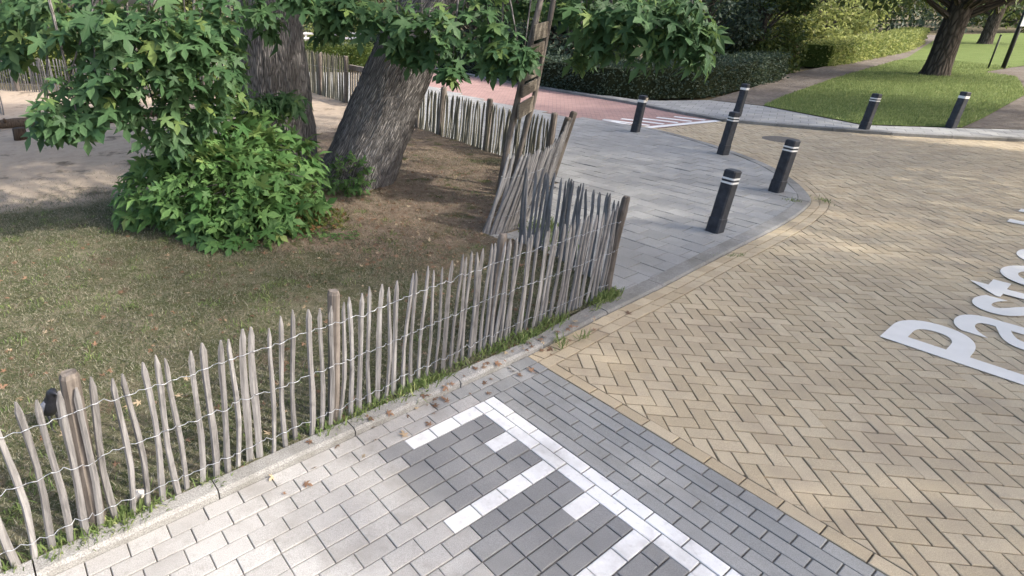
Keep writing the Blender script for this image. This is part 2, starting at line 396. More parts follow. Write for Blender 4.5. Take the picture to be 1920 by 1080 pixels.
# two stretcher courses along the kerb, one along the parking bay
for k in range(2):
    inn = offset(KERB, 0.1 * k); out = offset(KERB, 0.1 * (k + 1))
    ri = resample(inn[80:], 0.2); ro = resample(out[80:], 0.2); n = min(len(ri), len(ro))
    for q in range(n - 1):
        t0, t1 = q / (n - 1), (q + 1) / (n - 1)
        if k: t0, t1 = t0 + 0.5 / n, t1 + 0.5 / n
        def at(pl, t): x = min(max(t, 0), 1) * (len(pl) - 1); i = min(int(x), len(pl) - 2); return pl[i].lerp(pl[i + 1], x - i)
        poly = [at(ri, t0), at(ro, t0), at(ro, t1), at(ri, t1)]
        if area(poly) < 0: poly = poly[::-1]
        poly = clip(poly, gp - gn * 0.1, gn)
        pav.add(poly, 'yellow', 0.002)
for q in range(22):
    b0 = 0.16 + 0.2 * q; pav.add([Wp(0, b0), Wp(0.1, b0), Wp(0.1, b0 + 0.2), Wp(0, b0 + 0.2)], 'yellow', 0.002)
pav.build()

# ---- parking bay: grey pavers with white marking pavers laid in
bay = sheet('parking_bay', [tuple(Wp(-8, 0)), tuple(Wp(0.0, 0.0)), tuple(Wp(0.0, 5)), tuple(Wp(-8, 5))], -0.0125, M['baybed'])
pk = Paving(bay, 'paver'); cw = 0.0963
for r_ in range(2):
    for q in range(-32, 1):
        a0 = q * 0.2 - (0.1 if r_ else 0.0); a1 = min(a0 + 0.2, 0.0)
        if a1 - a0 > 0.03: pk.add([Wp(a0, 0.1 * r_), Wp(a1, 0.1 * r_), Wp(a1, 0.1 * r_ + 0.1), Wp(a0, 0.1 * r_ + 0.1)], 'grey' if a0 > -1.1 + random.uniform(-.25, .25) else 'litgrey', 0.001, 0.05, 0.003)
for c_ in range(8):
    for q in range(0, 22):
        b0 = 0.2 + q * 0.2 - (0.1 if c_ % 2 else 0); b1 = b0 + 0.2; b0 = max(b0, 0.2)
        pk.add([Wp(-cw * (c_ + 1), b0), Wp(-cw * c_, b0), Wp(-cw * c_, b1), Wp(-cw * (c_ + 1), b1)], 'white' if c_ >= 6 else 'grey', 0.0)
WH = {0: 3, 3: 1, 6: 4, 9: 1, 12: 4, 15: 1, 18: 4, 21: 1, 24: 4}
for r_ in range(0, 40):
    stag = 0.0 if (r_ in WH and WH[r_] != 3) else (0.1 if r_ % 2 else 0.0)
    for q in range(0, 30):
        a1 = -cw * 8 - q * 0.2 + stag; a0 = a1 - 0.2; a1 = min(a1, -cw * 8); b0 = 0.2 + 0.1 * r_
        w_ = r_ in WH and q < WH[r_]
        if r_ == 9 and q == 0: a0 -= 0.07
        pk.add([Wp(a0, b0), Wp(a1, b0), Wp(a1, b0 + 0.1), Wp(a0, b0 + 0.1)], 'white' if w_ else ('darkgrey' if a0 > -1.6 + random.uniform(-.12, .12) else 'litgrey'), 0.0, 0.05, 0.0038 if a0 > -1.7 else 0.0026)  # pale courses beyond the ragged edge paint in the bright patch
pk.build()

# ---- kerb stones
kb = sheet('kerb', [tuple(p) for p in (offset(KERB, 0.0)[::6] + offset(KERB, -0.16)[::-6])], -0.010, M['bed'])
def kz(a): return 0.052 if a < -0.3 else max(0.028, 0.052 - (a + 0.3) * 0.02)
rk = resample(KERB, 0.1); ki = []
for k in range(len(rk)):
    t = (rk[min(k + 1, len(rk) - 1)] - rk[max(k - 1, 0)]).normalized(); a = (rk[k] - C0).dot(E1); ki.append(rk[k] + Vector((t.y, -t.x)) * -(0.10 + 0.05 * max(0, min(1, a))))
i = 0
while i < len(rk) - 1:
    j = min(i + (9 if i < 120 else 5), len(rk) - 1); mb = MB(); V = []; ns = j - i
    mid = rk[(i + j) // 2]
    if infront(mid, 0.4):
        for k in range(i, j + 1):
            a = (rk[k] - C0).dot(E1); z = kz(a) + random.gauss(0, .001); t = (k - i) / ns
            g = 0.004 if k == i else (-0.004 if k == j else 0)
            d = (rk[min(k + 1, len(rk) - 1)] - rk[max(k - 1, 0)]).normalized() * g
            po, pi = rk[k] + d, ki[k] + d; n2 = (po - pi).normalized()
            w1 = n2 * random.gauss(0, 0.002)
            V += [(po.x, po.y, -0.05), (po.x + w1.x, po.y + w1.y, z - 0.016), ((po - n2 * .018).x, (po - n2 * .018).y, z), (pi.x, pi.y, z + 0.002), (pi.x, pi.y, -0.05)]
        F = []
        for k in range(ns):
            for m_ in range(4): F.append((k * 5 + m_, (k + 1) * 5 + m_, (k + 1) * 5 + m_ + 1, k * 5 + m_ + 1))
        F += [(0, 1, 2, 3, 4), tuple(ns * 5 + x for x in (4, 3, 2, 1, 0))]
        V = [(p[0] - mid.x, p[1] - mid.y, p[2]) for p in V]
        link('kerb_stone', mk(V, F, 'kerb_stone', attrs={'tint': [0.0] * len(V)}), M['kerb'], kb, (mid.x, mid.y, 0))
    i = j

# ---- pavement tiles round the corner
FENCE_R = [Vector(p) for p in [(2.35, 4.95), (2.30, 5.2), (2.16, 5.55), (2.02, 5.9), (1.78, 6.2), (1.44, 6.42), (1.7, 6.48), (2.05, 6.85), (2.42, 7.55), (2.68, 8.2), (2.95, 8.75), (3.0, 9.2), (2.72, 9.75), (2.4, 10.36), (1.94, 11.43), (1.35, 12.6), (0.45, 14.6)]]
PAVE = [p for p in offset(KERB, -0.15)[::3] if (p - C0).dot(E1) > 1.15 or p.y > 7] + [Vector(p) for p in [(6.05, 13.25), (5.0, 14.2), (3.6, 16.6), (1.6, 21.5), (0, 25), (-3, 25), (-1.5, 18.5), (0.3, 14.6)]] + FENCE_R[:-1][::-1]
pvm = sheet('pavement', [tuple(p) for p in PAVE], 0.012, M['bed'])
KI = offset(KERB, -0.152)[::4]; tl = Paving(pvm, 'tile')
for r_ in range(-6, 60):
    for q in range(-75, 4):
        a0 = r_ * 0.25 + 0.07; b0 = q * 0.25 + (0.125 if r_ % 2 else 0)
        c = W(a0 + .125, b0 + .125)
        if not infront(c, 0.1): continue
        if not inpoly(c, PAVE) and nearest(KI, c)[0] < -0.2: continue
        poly = [W(a0, b0), W(a0 + .25, b0), W(a0 + .25, b0 + .25), W(a0, b0 + .25)]
        if area(poly) < 0: poly = poly[::-1]
        dn, qq, nn = nearest(KI, c)
        if dn > 0.3: continue
        if abs(dn) < 0.3: poly = clip(poly, qq, -nn)
        if len(poly) < 3 or (c.y < 7 and (c - C0).dot(E1) < 1.0): continue
        cc = sum(poly, Vector((0, 0))) / len(poly)
        if not inpoly(cc, PAVE): continue
        tl.add(poly, 'tile', 0.026, 0.03, 0.003)
tl.build()

# ---- red cycle street, hatched marking, far pavement, path and grass verge
def m_bricktex(name, c1, c2, mort, sx, sy, rot=0.0):
    m, nt, b, o = newmat(name); g = nt.nodes.new('ShaderNodeNewGeometry'); mp = N(nt, 'ShaderNodeMapping'); mp.inputs['Rotation'].default_value = (0, 0, rot)
    nt.links.new(g.outputs['Position'], mp.inputs[0]); br = N(nt, 'ShaderNodeTexBrick', Scale=1.0); nt.links.new(mp.outputs[0], br.inputs['Vector'])
    for k, c in (('Color1', c1), ('Color2', c2), ('Mortar', mort)): br.inputs[k].default_value = c4(c)
    br.inputs['Brick Width'].default_value = sx; br.inputs['Row Height'].default_value = sy; br.inputs['Mortar Size'].default_value = 0.006; br.inputs['Bias'].default_value = 0.0
    f = noise(nt, 1.3, 6); col = mix(nt, 0.5, br.outputs['Color'], mix(nt, f, (0.25, 0.25, 0.25), (0.75, 0.75, 0.75)), 'OVERLAY')
    nt.links.new(col, b.inputs['Base Color']); b.inputs['Roughness'].default_value = 0.9; bump(nt, b, br.outputs['Fac'], -0.3, 0.004); return m
M['redroad'] = m_bricktex('red_brick_street', (0.27, 0.165, 0.15), (0.33, 0.21, 0.19), (0.15, 0.115, 0.10), 0.2, 0.1, 0.3)
M['fartile'] = m_bricktex('far_pavement_tile', (0.24, 0.24, 0.235), (0.32, 0.32, 0.31), (0.13, 0.13, 0.12), 0.3, 0.3, 0.6)
sheet('cycle_street', [(6.1, 13.15), (6.2, 12.8), (8.35, 13.75), (7.75, 15.0), (7.35, 16.2), (5.7, 19.5), (3.0, 25.3), (-1, 34), (-8, 34), (-1.5, 25.6), (1.6, 21.5), (3.6, 16.6), (5.0, 14.2)], 0.0, M['redroad'])
fp = [(8.3, 13.72), (9.4, 13.0), (10.44, 12.36), (11.93, 11.8), (14, 11.3), (30, 7.5), (32, 10), (14.2, 12.45), (12.8, 12.66), (10.97, 13.0), (10.45, 15.6), (9.6, 16.6), (8.3, 16.5), (7.7, 16.6), (5.9, 19.7), (3.2, 25.5), (-.8, 34), (-1, 34), (3.0, 25.3), (5.7, 19.5), (7.35, 16.2), (7.75, 15.0)]
sheet('far_pavement', fp, 0.052, M['fartile'])
fk = resample(catmull([Vector(p) for p in [(30, 7.5), (14, 11.3), (11.93, 11.8), (10.44, 12.36), (9.4, 13.0), (8.35, 13.72), (7.75, 15.0), (7.35, 16.2), (5.7, 19.5), (3.0, 25.3)]], 0.2), 1.0)
fko = empty('far_kerb', (8.3, 13.7, 0)); tag(fko, kind='structure')
for i in range(len(fk) - 1):
    a, b = fk[i], fk[i + 1]; d = (b - a).normalized(); n2 = Vector((d.y, -d.x)); c = (a + b) / 2
    if c.x > 18: continue
    V = []
    for p in (a + d * .005, b - d * .005):
        for off, z in ((-.01, -.05), (-.005, .055), (.01, .066), (.14, .068), (.14, -.05)): V.append((p.x + n2.x * off - 8.3, p.y + n2.y * off - 13.7, z))
    link('kerb_stone', mk(V, [(k, 5 + k, 6 + k, 1 + k) for k in range(4)] + [(0, 1, 2, 3, 4), (9, 8, 7, 6, 5)], 'far_kerb_stone', attrs={'tint': [0.0] * 10}), M['kerb'], fko)
# hatched white marking at the mouth of the cycle street
hm = empty('hatched_road_marking', (7.0, 13.3, 0)); tag(hm, 'white hatched triangle painted at the end of the red street', 'road marking')
def strip(p, q, w, z=0.006):
    p, q = Vector(p), Vector(q); d = (q - p).normalized(); n2 = Vector((-d.y, d.x)) * w / 2
    V = [(x.x - 7.0, x.y - 13.3, z) for x in (p - n2, q - n2, q + n2, p + n2)]
    V += [(a, b, z - 0.004) for a, b, _ in V]
    link('stripe', mk(V, [(0, 1, 2, 3), (0, 4, 5, 1), (1, 5, 6, 2), (2, 6, 7, 3), (3, 7, 4, 0)], 'stripe'), M['whitepaint'], hm)
strip((6.22, 12.95), (8.3, 13.8), 0.16)
for k in range(5):
    t = 0.12 + k * 0.19; a = Vector((6.22, 13.0)).lerp(Vector((8.3, 13.85)), t); strip(a + Vector((-.02, .12)), a + Vector((-.75 + .06 * k, 0.85 - .07 * k)), 0.13)
strip((6.05, 13.3), (5.7, 13.9), 0.12)

# grass areas with real blades
def blades(name, pts, zf, hgt, mat, parent=None, lean=0.6, width=0.0045, seg=1, label=None):
    n = len(pts); P = np.zeros((n, 3)); P[:, :2] = pts; P[:, 2] = [zf(x, y) for x, y in pts]
    ang = rng.uniform(0, 2 * np.pi, n); h = hgt * rng.uniform(0.5, 1.3, n); la = rng.uniform(0, 2 * np.pi, n); ll = rng.uniform(0.1, 1.0, n) * lean
    dx = np.stack([np.cos(ang), np.sin(ang), np.zeros(n)], 1) * (width * rng.uniform(.6, 1.3, n))[:, None]
    tip = P + np.stack([np.cos(la) * ll * h, np.sin(la) * ll * h, h * (1 - 0.35 * ll)], 1)
    if seg == 1:
        V = np.stack([P - dx, P + dx, tip], 1).reshape(-1, 3); T = np.arange(3 * n).reshape(-1, 3); k = 3
    else:
        midp = P + (tip - P) * 0.5 + np.array([0, 0, 1.0]) * (h * 0.18)[:, None]
        tip2 = tip - np.array([0, 0, 1.0]) * (h * 0.15 * ll)[:, None]
        V = np.stack([P - dx, P + dx, midp - dx * .8, midp + dx * .8, tip2], 1).reshape(-1, 3); b_ = np.arange(n) * 5
        T = np.concatenate([np.stack([b_, b_ + 1, b_ + 3], 1), np.stack([b_, b_ + 3, b_ + 2], 1), np.stack([b_ + 2, b_ + 3, b_ + 4], 1)]); k = 5
    me = mknp(V, T, name, {'tint': np.repeat(rng.uniform(0, 1, n), k)}); o = link(name, me, mat, parent); tag(o, kind='stuff')
    return o
M['lawnR'] = m_ground('verge_turf', ((0.095, 0.14, 0.04), (0.135, 0.185, 0.06), (0.15, 0.16, 0.075)), 1.2)
VERGE = [(10.45, 15.6), (10.97, 13.0), (12.8, 12.66), (14.1, 13.6), (19.4, 17.7), (23.5, 22.0), (23.9, 23.6), (26.8, 25.4), (40, 33), (70, 60), (48, 52), (26.7, 30.3), (16.7, 21.6), (12, 17.2)]
sheet('grass_verge', VERGE, 0.07, M['lawnR'])
pts = []
while len(pts) < 30000:
    t = random.random() ** 1.4; p = (random.uniform(10, 27), 12.6 + t * 16)
    if inpoly(p, VERGE): pts.append(p)
o = blades('verge_grass', pts, lambda x, y: 0.07, 0.07, M['greengrass'], width=0.009); tag(o, 'mown green grass of the verge behind the far bollards', 'grass')
M['path'] = m_ground('path_tiles', ((0.15, 0.13, 0.115), (0.20, 0.18, 0.16), (0.11, 0.095, 0.08)), 0.8)
sheet('park_path', [(9.6, 16.6), (10.45, 15.6), (12, 17.2), (16.7, 21.6), (26.7, 30.3), (48, 52), (46, 52), (25.2, 30.6), (15.6, 22.6), (12.5, 19.3)], 0.066, M['path'])
sheet('side_path', [(12.8, 12.66), (14.2, 12.45), (32, 10), (40, 32), (26.8, 25.4), (23.9, 23.6), (19.4, 17.7), (14.1, 13.6)], 0.062, M['path'])

# ---- enclosed lawn under the trees
def m_lawn():
    m, nt, b, o = newmat('worn_lawn'); g = nt.nodes.new('ShaderNodeNewGeometry'); P_ = g.outputs['Position']; sp = nt.nodes.new('ShaderNodeSeparateXYZ'); nt.links.new(P_, sp.inputs[0])
    f = noise(nt, 1.1, 7, 0.62); g1 = noise(nt, 7.0, 6, 0.65); g2 = noise(nt, 45, 5, 0.65)
    a = N(nt, 'ShaderNodeAttribute', attribute_name='sand'); d = N(nt, 'ShaderNodeAttribute', attribute_name='dirt')
    dry = mix(nt, ramp(nt, g1, 0.35, 0.65), (0.155, 0.136, 0.093), (0.074, 0.086, 0.04)); dry = mix(nt, ramp(nt, g2, 0.5, 0.72), dry, (0.25, 0.23, 0.17)); dry = mix(nt, math2(nt, 'MULTIPLY', ramp(nt, noise(nt, 1.5, 5, 0.7), 0.5, 0.66), 0.6), dry, (0.23, 0.21, 0.15)); dry = mix(nt, ramp(nt, noise(nt, 2.6, 5, 0.7), 0.58, 0.7), dry, (0.13, 0.095, 0.07))
    dirt = mix(nt, ramp(nt, g1, 0.3, 0.7), (0.13, 0.10, 0.078), (0.27, 0.215, 0.165)); dirt = mix(nt, ramp(nt, g2, 0.55, 0.7), dirt, (0.36, 0.28, 0.20)); dirt = mix(nt, ramp(nt, noise(nt, 3.2, 5), 0.56, 0.68), dirt, (0.08, 0.09, 0.035))
    sand = mix(nt, ramp(nt, g1, 0.3, 0.75), (0.47, 0.385, 0.30), (0.37, 0.30, 0.235)); sand = mix(nt, ramp(nt, noise(nt, 1.8, 6, 0.7), 0.56, 0.68), sand, (0.15, 0.125, 0.095))
    e = math2(nt, 'MULTIPLY', math2(nt, 'SUBTRACT', f, 0.5), 1.3)
    c = mix(nt, ramp(nt, math2(nt, 'ADD', d.outputs['Fac'], e), 0.35, 0.65), dry, dirt)
    c = mix(nt, ramp(nt, math2(nt, 'ADD', a.outputs['Fac'], math2(nt, 'MULTIPLY', e, 0.6)), 0.4, 0.6), c, sand)
    nt.links.new(c, b.inputs['Base Color']); b.inputs['Roughness'].default_value = 1.0; b.inputs['Specular IOR Level'].default_value = 0.05
    bump(nt, b, math2(nt, 'ADD', g2, noise(nt, 160, 3)), 0.9, 0.02); return m
M['lawn'] = m_lawn()
LAWN = [W(-9, -0.095), W(0, -0.095), W(1.25, -0.2)] + FENCE_R + [Vector(p) for p in [(-0.25, 16.2), (-1.5, 18.5), (-6.7, 17.2), (-9.6, 18.5), (-16, 20), (-24, 8)]]
def sandf(x, y):
    d = (x + 4.2) * -0.42 + (y - 7.35) * 0.9            # sandy play area at the back left
    s = 1 / (1 + math.exp(-d * 3.0)); s *= 1 / (1 + math.exp((x + 2.3) * 3.0)) if y < 12.2 else 1 / (1 + math.exp((x + 0.2) * 3))
    return s
def dirtf(x, y):
    d = math.hypot((x - 0.9) / 1.9, (y - 8.2) / 2.6); s = max(0, min(1, 1.5 - d)); s2 = max(0, min(1, 1.6 - math.hypot((x + 0.6) / 1.6, (y - 6.9) / 1.0)))
    return max(s, s2 * 0.8, 0.9 if y > 10 and x > -2 else 0)
def lz(x, y):
    a = (Vector((x, y)) - C0).dot(E1); b = -(Vector((x, y)) - C0).dot(E2)
    edge = kz(a) - 0.012 if b < 1 else 0.05
    t = max(0, min(1, (b - 0.095) / 1.0)); z = edge * (1 - t) + 0.055 * t
    z += 0.02 * mnoise.noise(Vector((x * 0.8, y * 0.8, 0))) * t + 0.008 * mnoise.noise(Vector((x * 4, y * 4, 3)))
    for tx, ty, r in ((0.0, 8.5, 0.9), (-1.2, 9.0, 0.95)):
        dd = math.hypot(x - tx, y - ty); z += 0.10 * math.exp(-(dd / r) ** 2 * 1.2)
    return z
V, F, idx, sa, di = [], [], {}, [], []
def gv(i, j):
    if (i, j) in idx: return idx[(i, j)]
    st = 0.12; p = W(-9 + i * st, -0.095 - j * st)
    if not inpoly(p, LAWN):
        dn, q, nn = nearest(LAWN + [LAWN[0]], p)
        if (q - p).length < 0.3: p = q
    V.append((p.x, p.y, lz(p.x, p.y))); sa.append(sandf(p.x, p.y)); di.append(dirtf(p.x, p.y)); idx[(i, j)] = len(V) - 1; return idx[(i, j)]
for i in range(0, 190):
    for j in range(0, 190):
        c = W(-9 + (i + .5) * 0.12, -0.095 - (j + .5) * 0.12)
        if inpoly(c, LAWN): F.append((gv(i, j), gv(i + 1, j), gv(i + 1, j + 1), gv(i, j + 1)))
lawn = link('lawn', mk(V, F, 'lawn', True, {'sand': sa, 'dirt': di}), M['lawn']); tag(lawn, kind='structure')
pts = []
while len(pts) < 150000:
    x = random.uniform(-7, 2.4); y = 1.2 + 9.5 * random.random() ** 1.25
    if not inpoly((x, y), LAWN) or not infront(Vector((x, y)), 0.1): continue
    keep = 1 - 0.8 * dirtf(x, y) - sandf(x, y); keep *= 0.4 + 1.3 * max(0, mnoise.noise(Vector((x * 1.6, y * 1.6, 7))) + 0.35)
    if random.random() < keep: pts.append((x, y))
o = blades('lawn_grass', pts, lz, 0.03, M['grass'], lean=1.6, width=0.0032); tag(o, 'short dry matted grass of the lawn behind the picket fence', 'grass')
pts = []
for k in range(420):
    x = random.uniform(-6, 1.8); y = 1.6 + 6.5 * random.random()
    if inpoly((x, y), LAWN) and infront(Vector((x, y)), .1) and sandf(x, y) < .3 and random.random() > .7 * dirtf(x, y):
        for q in range(random.randint(6, 45)): pts.append((x + random.gauss(0, .05), y + random.gauss(0, .05)))
pts = [p for p in pts if inpoly(p, LAWN)]
o = blades('lawn_tufts', pts, lz, 0.045, M['greengrass'], lean=1.5, width=0.0032, seg=2); tag(o, 'scattered greener grass tufts in the lawn behind the front fence', 'grass')
# weeds along the fence foot and kerb
pts = []
def tuft(a, b, n, r): 
    for _ in range(n): p = W(a + random.gauss(0, r), b + random.gauss(0, r * 0.45)); pts.append((p.x, p.y))
for k in range(70):
    a = random.uniform(-4.2, 1.5); tuft(a, -0.11 - 0.08 * max(0, a + 1.6) / 3 + random.gauss(0, .02), random.randint(5, 26), 0.05)
for a, n, r in ((-1.05, 200, .09), (-0.9, 120, .06), (1.35, 260, .07), (1.2, 120, .06), (-3.2, 130, .08), (-2.95, 90, .07), (0.5, 90, .08), (0.15, 60, .06), (-1.45, 60, .08)): tuft(a, -0.10 - 0.04 * max(0, a + 1.6), n, r)
for (a, b) in ((0.33, 0.02), (0.52, 0.1), (0.28, 0.09)): tuft(a, b, 22, .03)
o = blades('kerb_weeds', pts, lambda x, y: 0.03, 0.085, M['greengrass'], lean=1.1, width=0.0045, seg=2); tag(o, 'tufts of green grass growing along the foot of the front fence', 'grass')
pts = [(p[0], p[1]) for p in [(5.9 + random.gauss(0, .05), 7.72 + random.gauss(0, .04)) for _ in range(50)] + [(6.33 + random.gauss(0, .04), 7.75 + random.gauss(0, .08)) for _ in range(60)] + [(4.0 + random.gauss(0, .1), 5.83 + random.gauss(0, .02)) for _ in range(30)]]
o = blades('gutter_weeds', pts, lambda x, y: 0.02, 0.05, M['greengrass'], lean=1.2, width=0.004, seg=2); tag(o, 'small green weeds in the gutter by the near bollards', 'weeds')
pts = [(2.2 + random.gauss(0, .12), 6.4 + random.gauss(0, .25)) for _ in range(350)]
o = blades('corner_weeds', pts, lambda x, y: 0.05, 0.12, M['greengrass'], lean=1.0, width=0.006, seg=2); tag(o, 'weeds growing in the bend of the fence beside the pavement', 'weeds')

# ------------------------------------------------------------------ paling fences
def picket_mesh(h, w, seed):
    r = random.Random(seed); n = 6; V = []; rings = 6; x0 = y0 = 0
    shape = [r.uniform(0.75, 1.15) for _ in range(n)]
    bx, by = r.gauss(0, 0.014), r.gauss(0, 0.008); ph = r.uniform(0, 6)
    for k in range(rings):
        t = k / (rings - 1); z = -0.04 + (h + 0.04) * t
        cx = bx * math.sin(math.pi * t) + 0.005 * math.sin(ph + 7 * t); cy = by * math.sin(math.pi * t)
        s = (1.0 - 0.12 * t) * (1 + 0.1 * math.sin(ph * 3 + 9 * t))
        for i in range(n):
            q = 2 * math.pi * i / n; V.append((cx + math.cos(q) * w * s * shape[i], cy + math.sin(q) * w * 0.62 * s * shape[i], z - (0.055 if k == rings - 1 else 0)))
    # sharpened tip
    t0 = len(V)
    for i in range(n):
        q = 2 * math.pi * i / n; V.append((cx + math.cos(q) * w * 0.30, cy + math.sin(q) * w * 0.22, h + r.uniform(-.004, .004)))
    F = [(k * n + i, k * n + (i + 1) % n, (k + 1) * n + (i + 1) % n, (k + 1) * n + i) for k in range(rings) for i in range(n)]
    F.append(tuple(t0 + i for i in range(n)))
    return mk(V, F, 'picket', False, {'tint': [0.0] * len(V)})
def post_mesh(h, r0, seed):
    r = random.Random(seed); mb = MB(); n = 10; rings = 7; V = []; dx, dy = r.gauss(0, .01), r.gauss(0, .01)
    sh = [r.uniform(.9, 1.1) for _ in range(n)]
    for k in range(rings):
        t = k / (rings - 1)
        for i in range(n): q = 2 * math.pi * i / n; V.append((math.cos(q) * r0 * sh[i] + dx * math.sin(3 * t), math.sin(q) * r0 * sh[i] + dy * math.sin(3 * t), -0.05 + (h + .03) * t))
    for i in range(n): q = 2 * math.pi * i / n; V.append((math.cos(q) * r0 * sh[i] * .8, math.sin(q) * r0 * sh[i] * .8, h + r.uniform(-.004, .008)))
    F = [(k * n + i, k * n + (i + 1) % n, (k + 1) * n + (i + 1) % n, (k + 1) * n + i) for k in range(rings) for i in range(n)] + [tuple(rings * n + i for i in range(n))]
    return mk(V, F, 'post', False, {'tint': [0.0] * len(V)})
def fence(name, label, line, spacing, h, posts=(), lean=(0, 0), mat='picket', w=0.021, wires=(0.12, 0.45, 0.74), zf=lz, jit=1.0, group='runs of wooden paling fence', skip=None, leanf=None, ph=None, seedo=0, dens=None):
    pl = resample([Vector(p) for p in line], 0.02); base = pl[0]; root = empty(name, (base.x, base.y, zf(base.x, base.y)))
    bz = zf(base.x, base.y); tag(root, label, 'fence', group)
    var = [picket_mesh(h * k, w * ww, 50 + i + seedo) for i, (k, ww) in enumerate(((1, 1), (.98, .9), (1.01, 1.05), (.97, .8), (1.0, .95), (.985, 1.1), (1.02, .85), (.965, 1.0), (1.0, 1.15)))]
    for v_ in var: v_.materials.append(M[mat])
    step = spacing / 0.02; i = step * 0.5; tops = []; anchors = []
    while i < len(pl) - 1:
        p = pl[int(i)]; q = pl[min(int(i) + 2, len(pl) - 1)]; d = (q - pl[max(int(i) - 2, 0)]).normalized(); ang = math.atan2(d.y, d.x)
        f_ = i / len(pl); L = leanf(f_) if leanf else lean
        z = zf(p.x, p.y); tz = Vector((L[0], L[1], h)).normalized()
        tx = Vector((d.x, d.y, 0)) + Vector((0, 0, 1)) * random.gauss(0, 0.035 * jit); tz = (tz + Vector((d.x, d.y, 0)) * random.gauss(0, 0.04 * jit)).normalized()
        ty = tz.cross(tx).normalized(); tx = ty.cross(tz)
        m = Matrix((tx, ty, tz)).transposed().to_euler()
        n2 = Vector((-d.y, d.x)) * random.gauss(0, 0.006)
        if not (skip and skip(f_)):
            link('picket', random.choice(var), None, root, (p.x + n2.x - base.x, p.y + n2.y - base.y, z - bz), m)
        anchors.append((p, d, z, L))
        i += step * random.uniform(1 - .22 * jit, 1 + .22 * jit) * (dens(f_) if dens else 1)
    for k, (f_, ph_, pr, off) in enumerate(posts):
        p = pl[int(f_ * (len(pl) - 1))]; d = (pl[min(int(f_ * (len(pl) - 1)) + 3, len(pl) - 1)] - pl[max(int(f_ * (len(pl) - 1)) - 3, 0)]).normalized(); n2 = Vector((-d.y, d.x)) * off
        L = leanf(f_) if leanf else lean; z = zf(p.x, p.y)
        tz = Vector((L[0], L[1], h)).normalized(); e = tz.to_track_quat('Z', 'Y').to_euler()
        link('post', post_mesh(ph_, pr, 900 + k + seedo), M['post'], root, (p.x + n2.x - base.x, p.y + n2.y - base.y, z - bz), e)
    for wh in wires:
        mb = MB(); pts = []
        for k, (p, d, z, L) in enumerate(anchors):
            n2 = Vector((d.y, -d.x)); zz = z + wh * h / 0.88 + random.gauss(0, .006); t = wh / 0.88
            off = n2 * (0.022 if k % 2 else 0.018); lx = Vector((L[0], L[1])) * t
            s = spacing * 0.22
            for dd, o2 in ((-s, 0.9), (0, 1.0), (s, 0.9)):
                q = p + d * dd + off * o2 + lx; pts.append((q.x - base.x, q.y - base.y, zz - bz + random.gauss(0, .0025)))
            q = p + d * spacing * 0.5 + lx; pts.append((q.x - base.x, q.y - base.y, zz - bz - 0.006 + random.gauss(0, .004)))
        mb.tube(pts, 0.0021, 4, False); link('wire', mb.mesh('wire'), M['wire'], root)
    return root
fl = [W(-3.75, -0.11), W(-3.085, -0.11), W(-1.64, -0.13), W(-0.134, -0.22), W(0.7, -0.25), W(1.43, -0.27)]
fence('paling_fence', 'long front paling fence of grey split pickets along the parking bay kerb', fl, 0.077, 0.86,
      posts=((0.128, 0.90, 0.043, 0.05), (0.407, 0.905, 0.038, 0.05), (0.70, 0.90, 0.034, 0.05), (0.995, 0.93, 0.036, 0.0)), leanf=lambda t: (0.03 * t, 0.02), jit=0.42, w=0.0195, dens=lambda t: 1.0 if t < .6 else .82)
zp = lambda x, y: 0.03
fence('paling_fence', 'short paling fence run turning back from the front corner post', FENCE_R[0:5], 0.055, 0.86, posts=(), lean=(0.0, 0.03), zf=zp, seedo=20)
fence('paling_fence', 'slumped paling fence run leaning backwards behind the front corner', FENCE_R[5:11], 0.042, 0.95, posts=((0.985, 1.04, 0.05, 0.0), (0.93, .98, .045, .04)), leanf=lambda t: (0.22, 0.08), zf=zp, jit=1.5, w=0.027, wires=(0.2, 0.62), seedo=40)
fence('paling_fence', 'far shaded paling fence run from the leaning section to the leaning tree', FENCE_R[11:], 0.054, 0.84, posts=((0.0, .92, .05, 0), (0.27, .92, .05, -.03), (0.52, .95, .06, -.03), (0.66, .9, .05, 0), (.85, .9, .05, 0)), lean=(0.02, 0.02), mat='mossywood', zf=zp, seedo=60)
fence('paling_fence', 'dense tall paling fence seen between the two trunks', [(-1.9, 18.9), (-1.5, 18.4), (-0.25, 16.1)], 0.055, 1.2, posts=((.97, 1.2, .06, 0), (.5, 1.2, .06, 0)), mat='mossywood', zf=zp, w=.026, wires=(.6,), seedo=80)
gt = empty('low_gate', (-0.16, 16.4, 0)); tag(gt, 'low slatted gate with a top rail behind the leaning trunk', 'gate')
mb = MB(); mb.box((0.3, -0.55, .93), (0.09, 1.35, .12), Matrix.Rotation(R(28), 3, 'Z')); link('rail', mb.mesh('rail'), M['post'], gt)
for k in range(11):
    t = k / 10; mb = MB(); mb.box((0.0 + .62 * t, -0.0 - 1.12 * t, .45), (0.03, .06, .86), Matrix.Rotation(R(28), 3, 'Z')); link('slat', mb.mesh('slat', off=(0, 0, 0)), M['board'], gt)
fence('paling_fence', 'sunlit far paling fence behind the sandy play area', [(-15, 20.3), (-12, 19.2), (-9.6, 18.2), (-6.7, 17.1), (-4.2, 17.4), (-1.9, 18.9)], 0.10, 1.0, posts=((.37, 1.1, .07, -.05), (.15, 1.1, .06, -.05), (.6, 1.1, .06, -.05), (.8, 1.1, .06, -.05)), zf=zp, w=.026, wires=(.2, .7), seedo=100)
fence('paling_fence', 'short paling fence run at the left edge of the sandy area', [(-11.5, 15.6), (-8.9, 14.9), (-8.3, 14.2)], 0.10, 0.55, posts=(), zf=zp, w=.026, wires=(.3,), seedo=120)

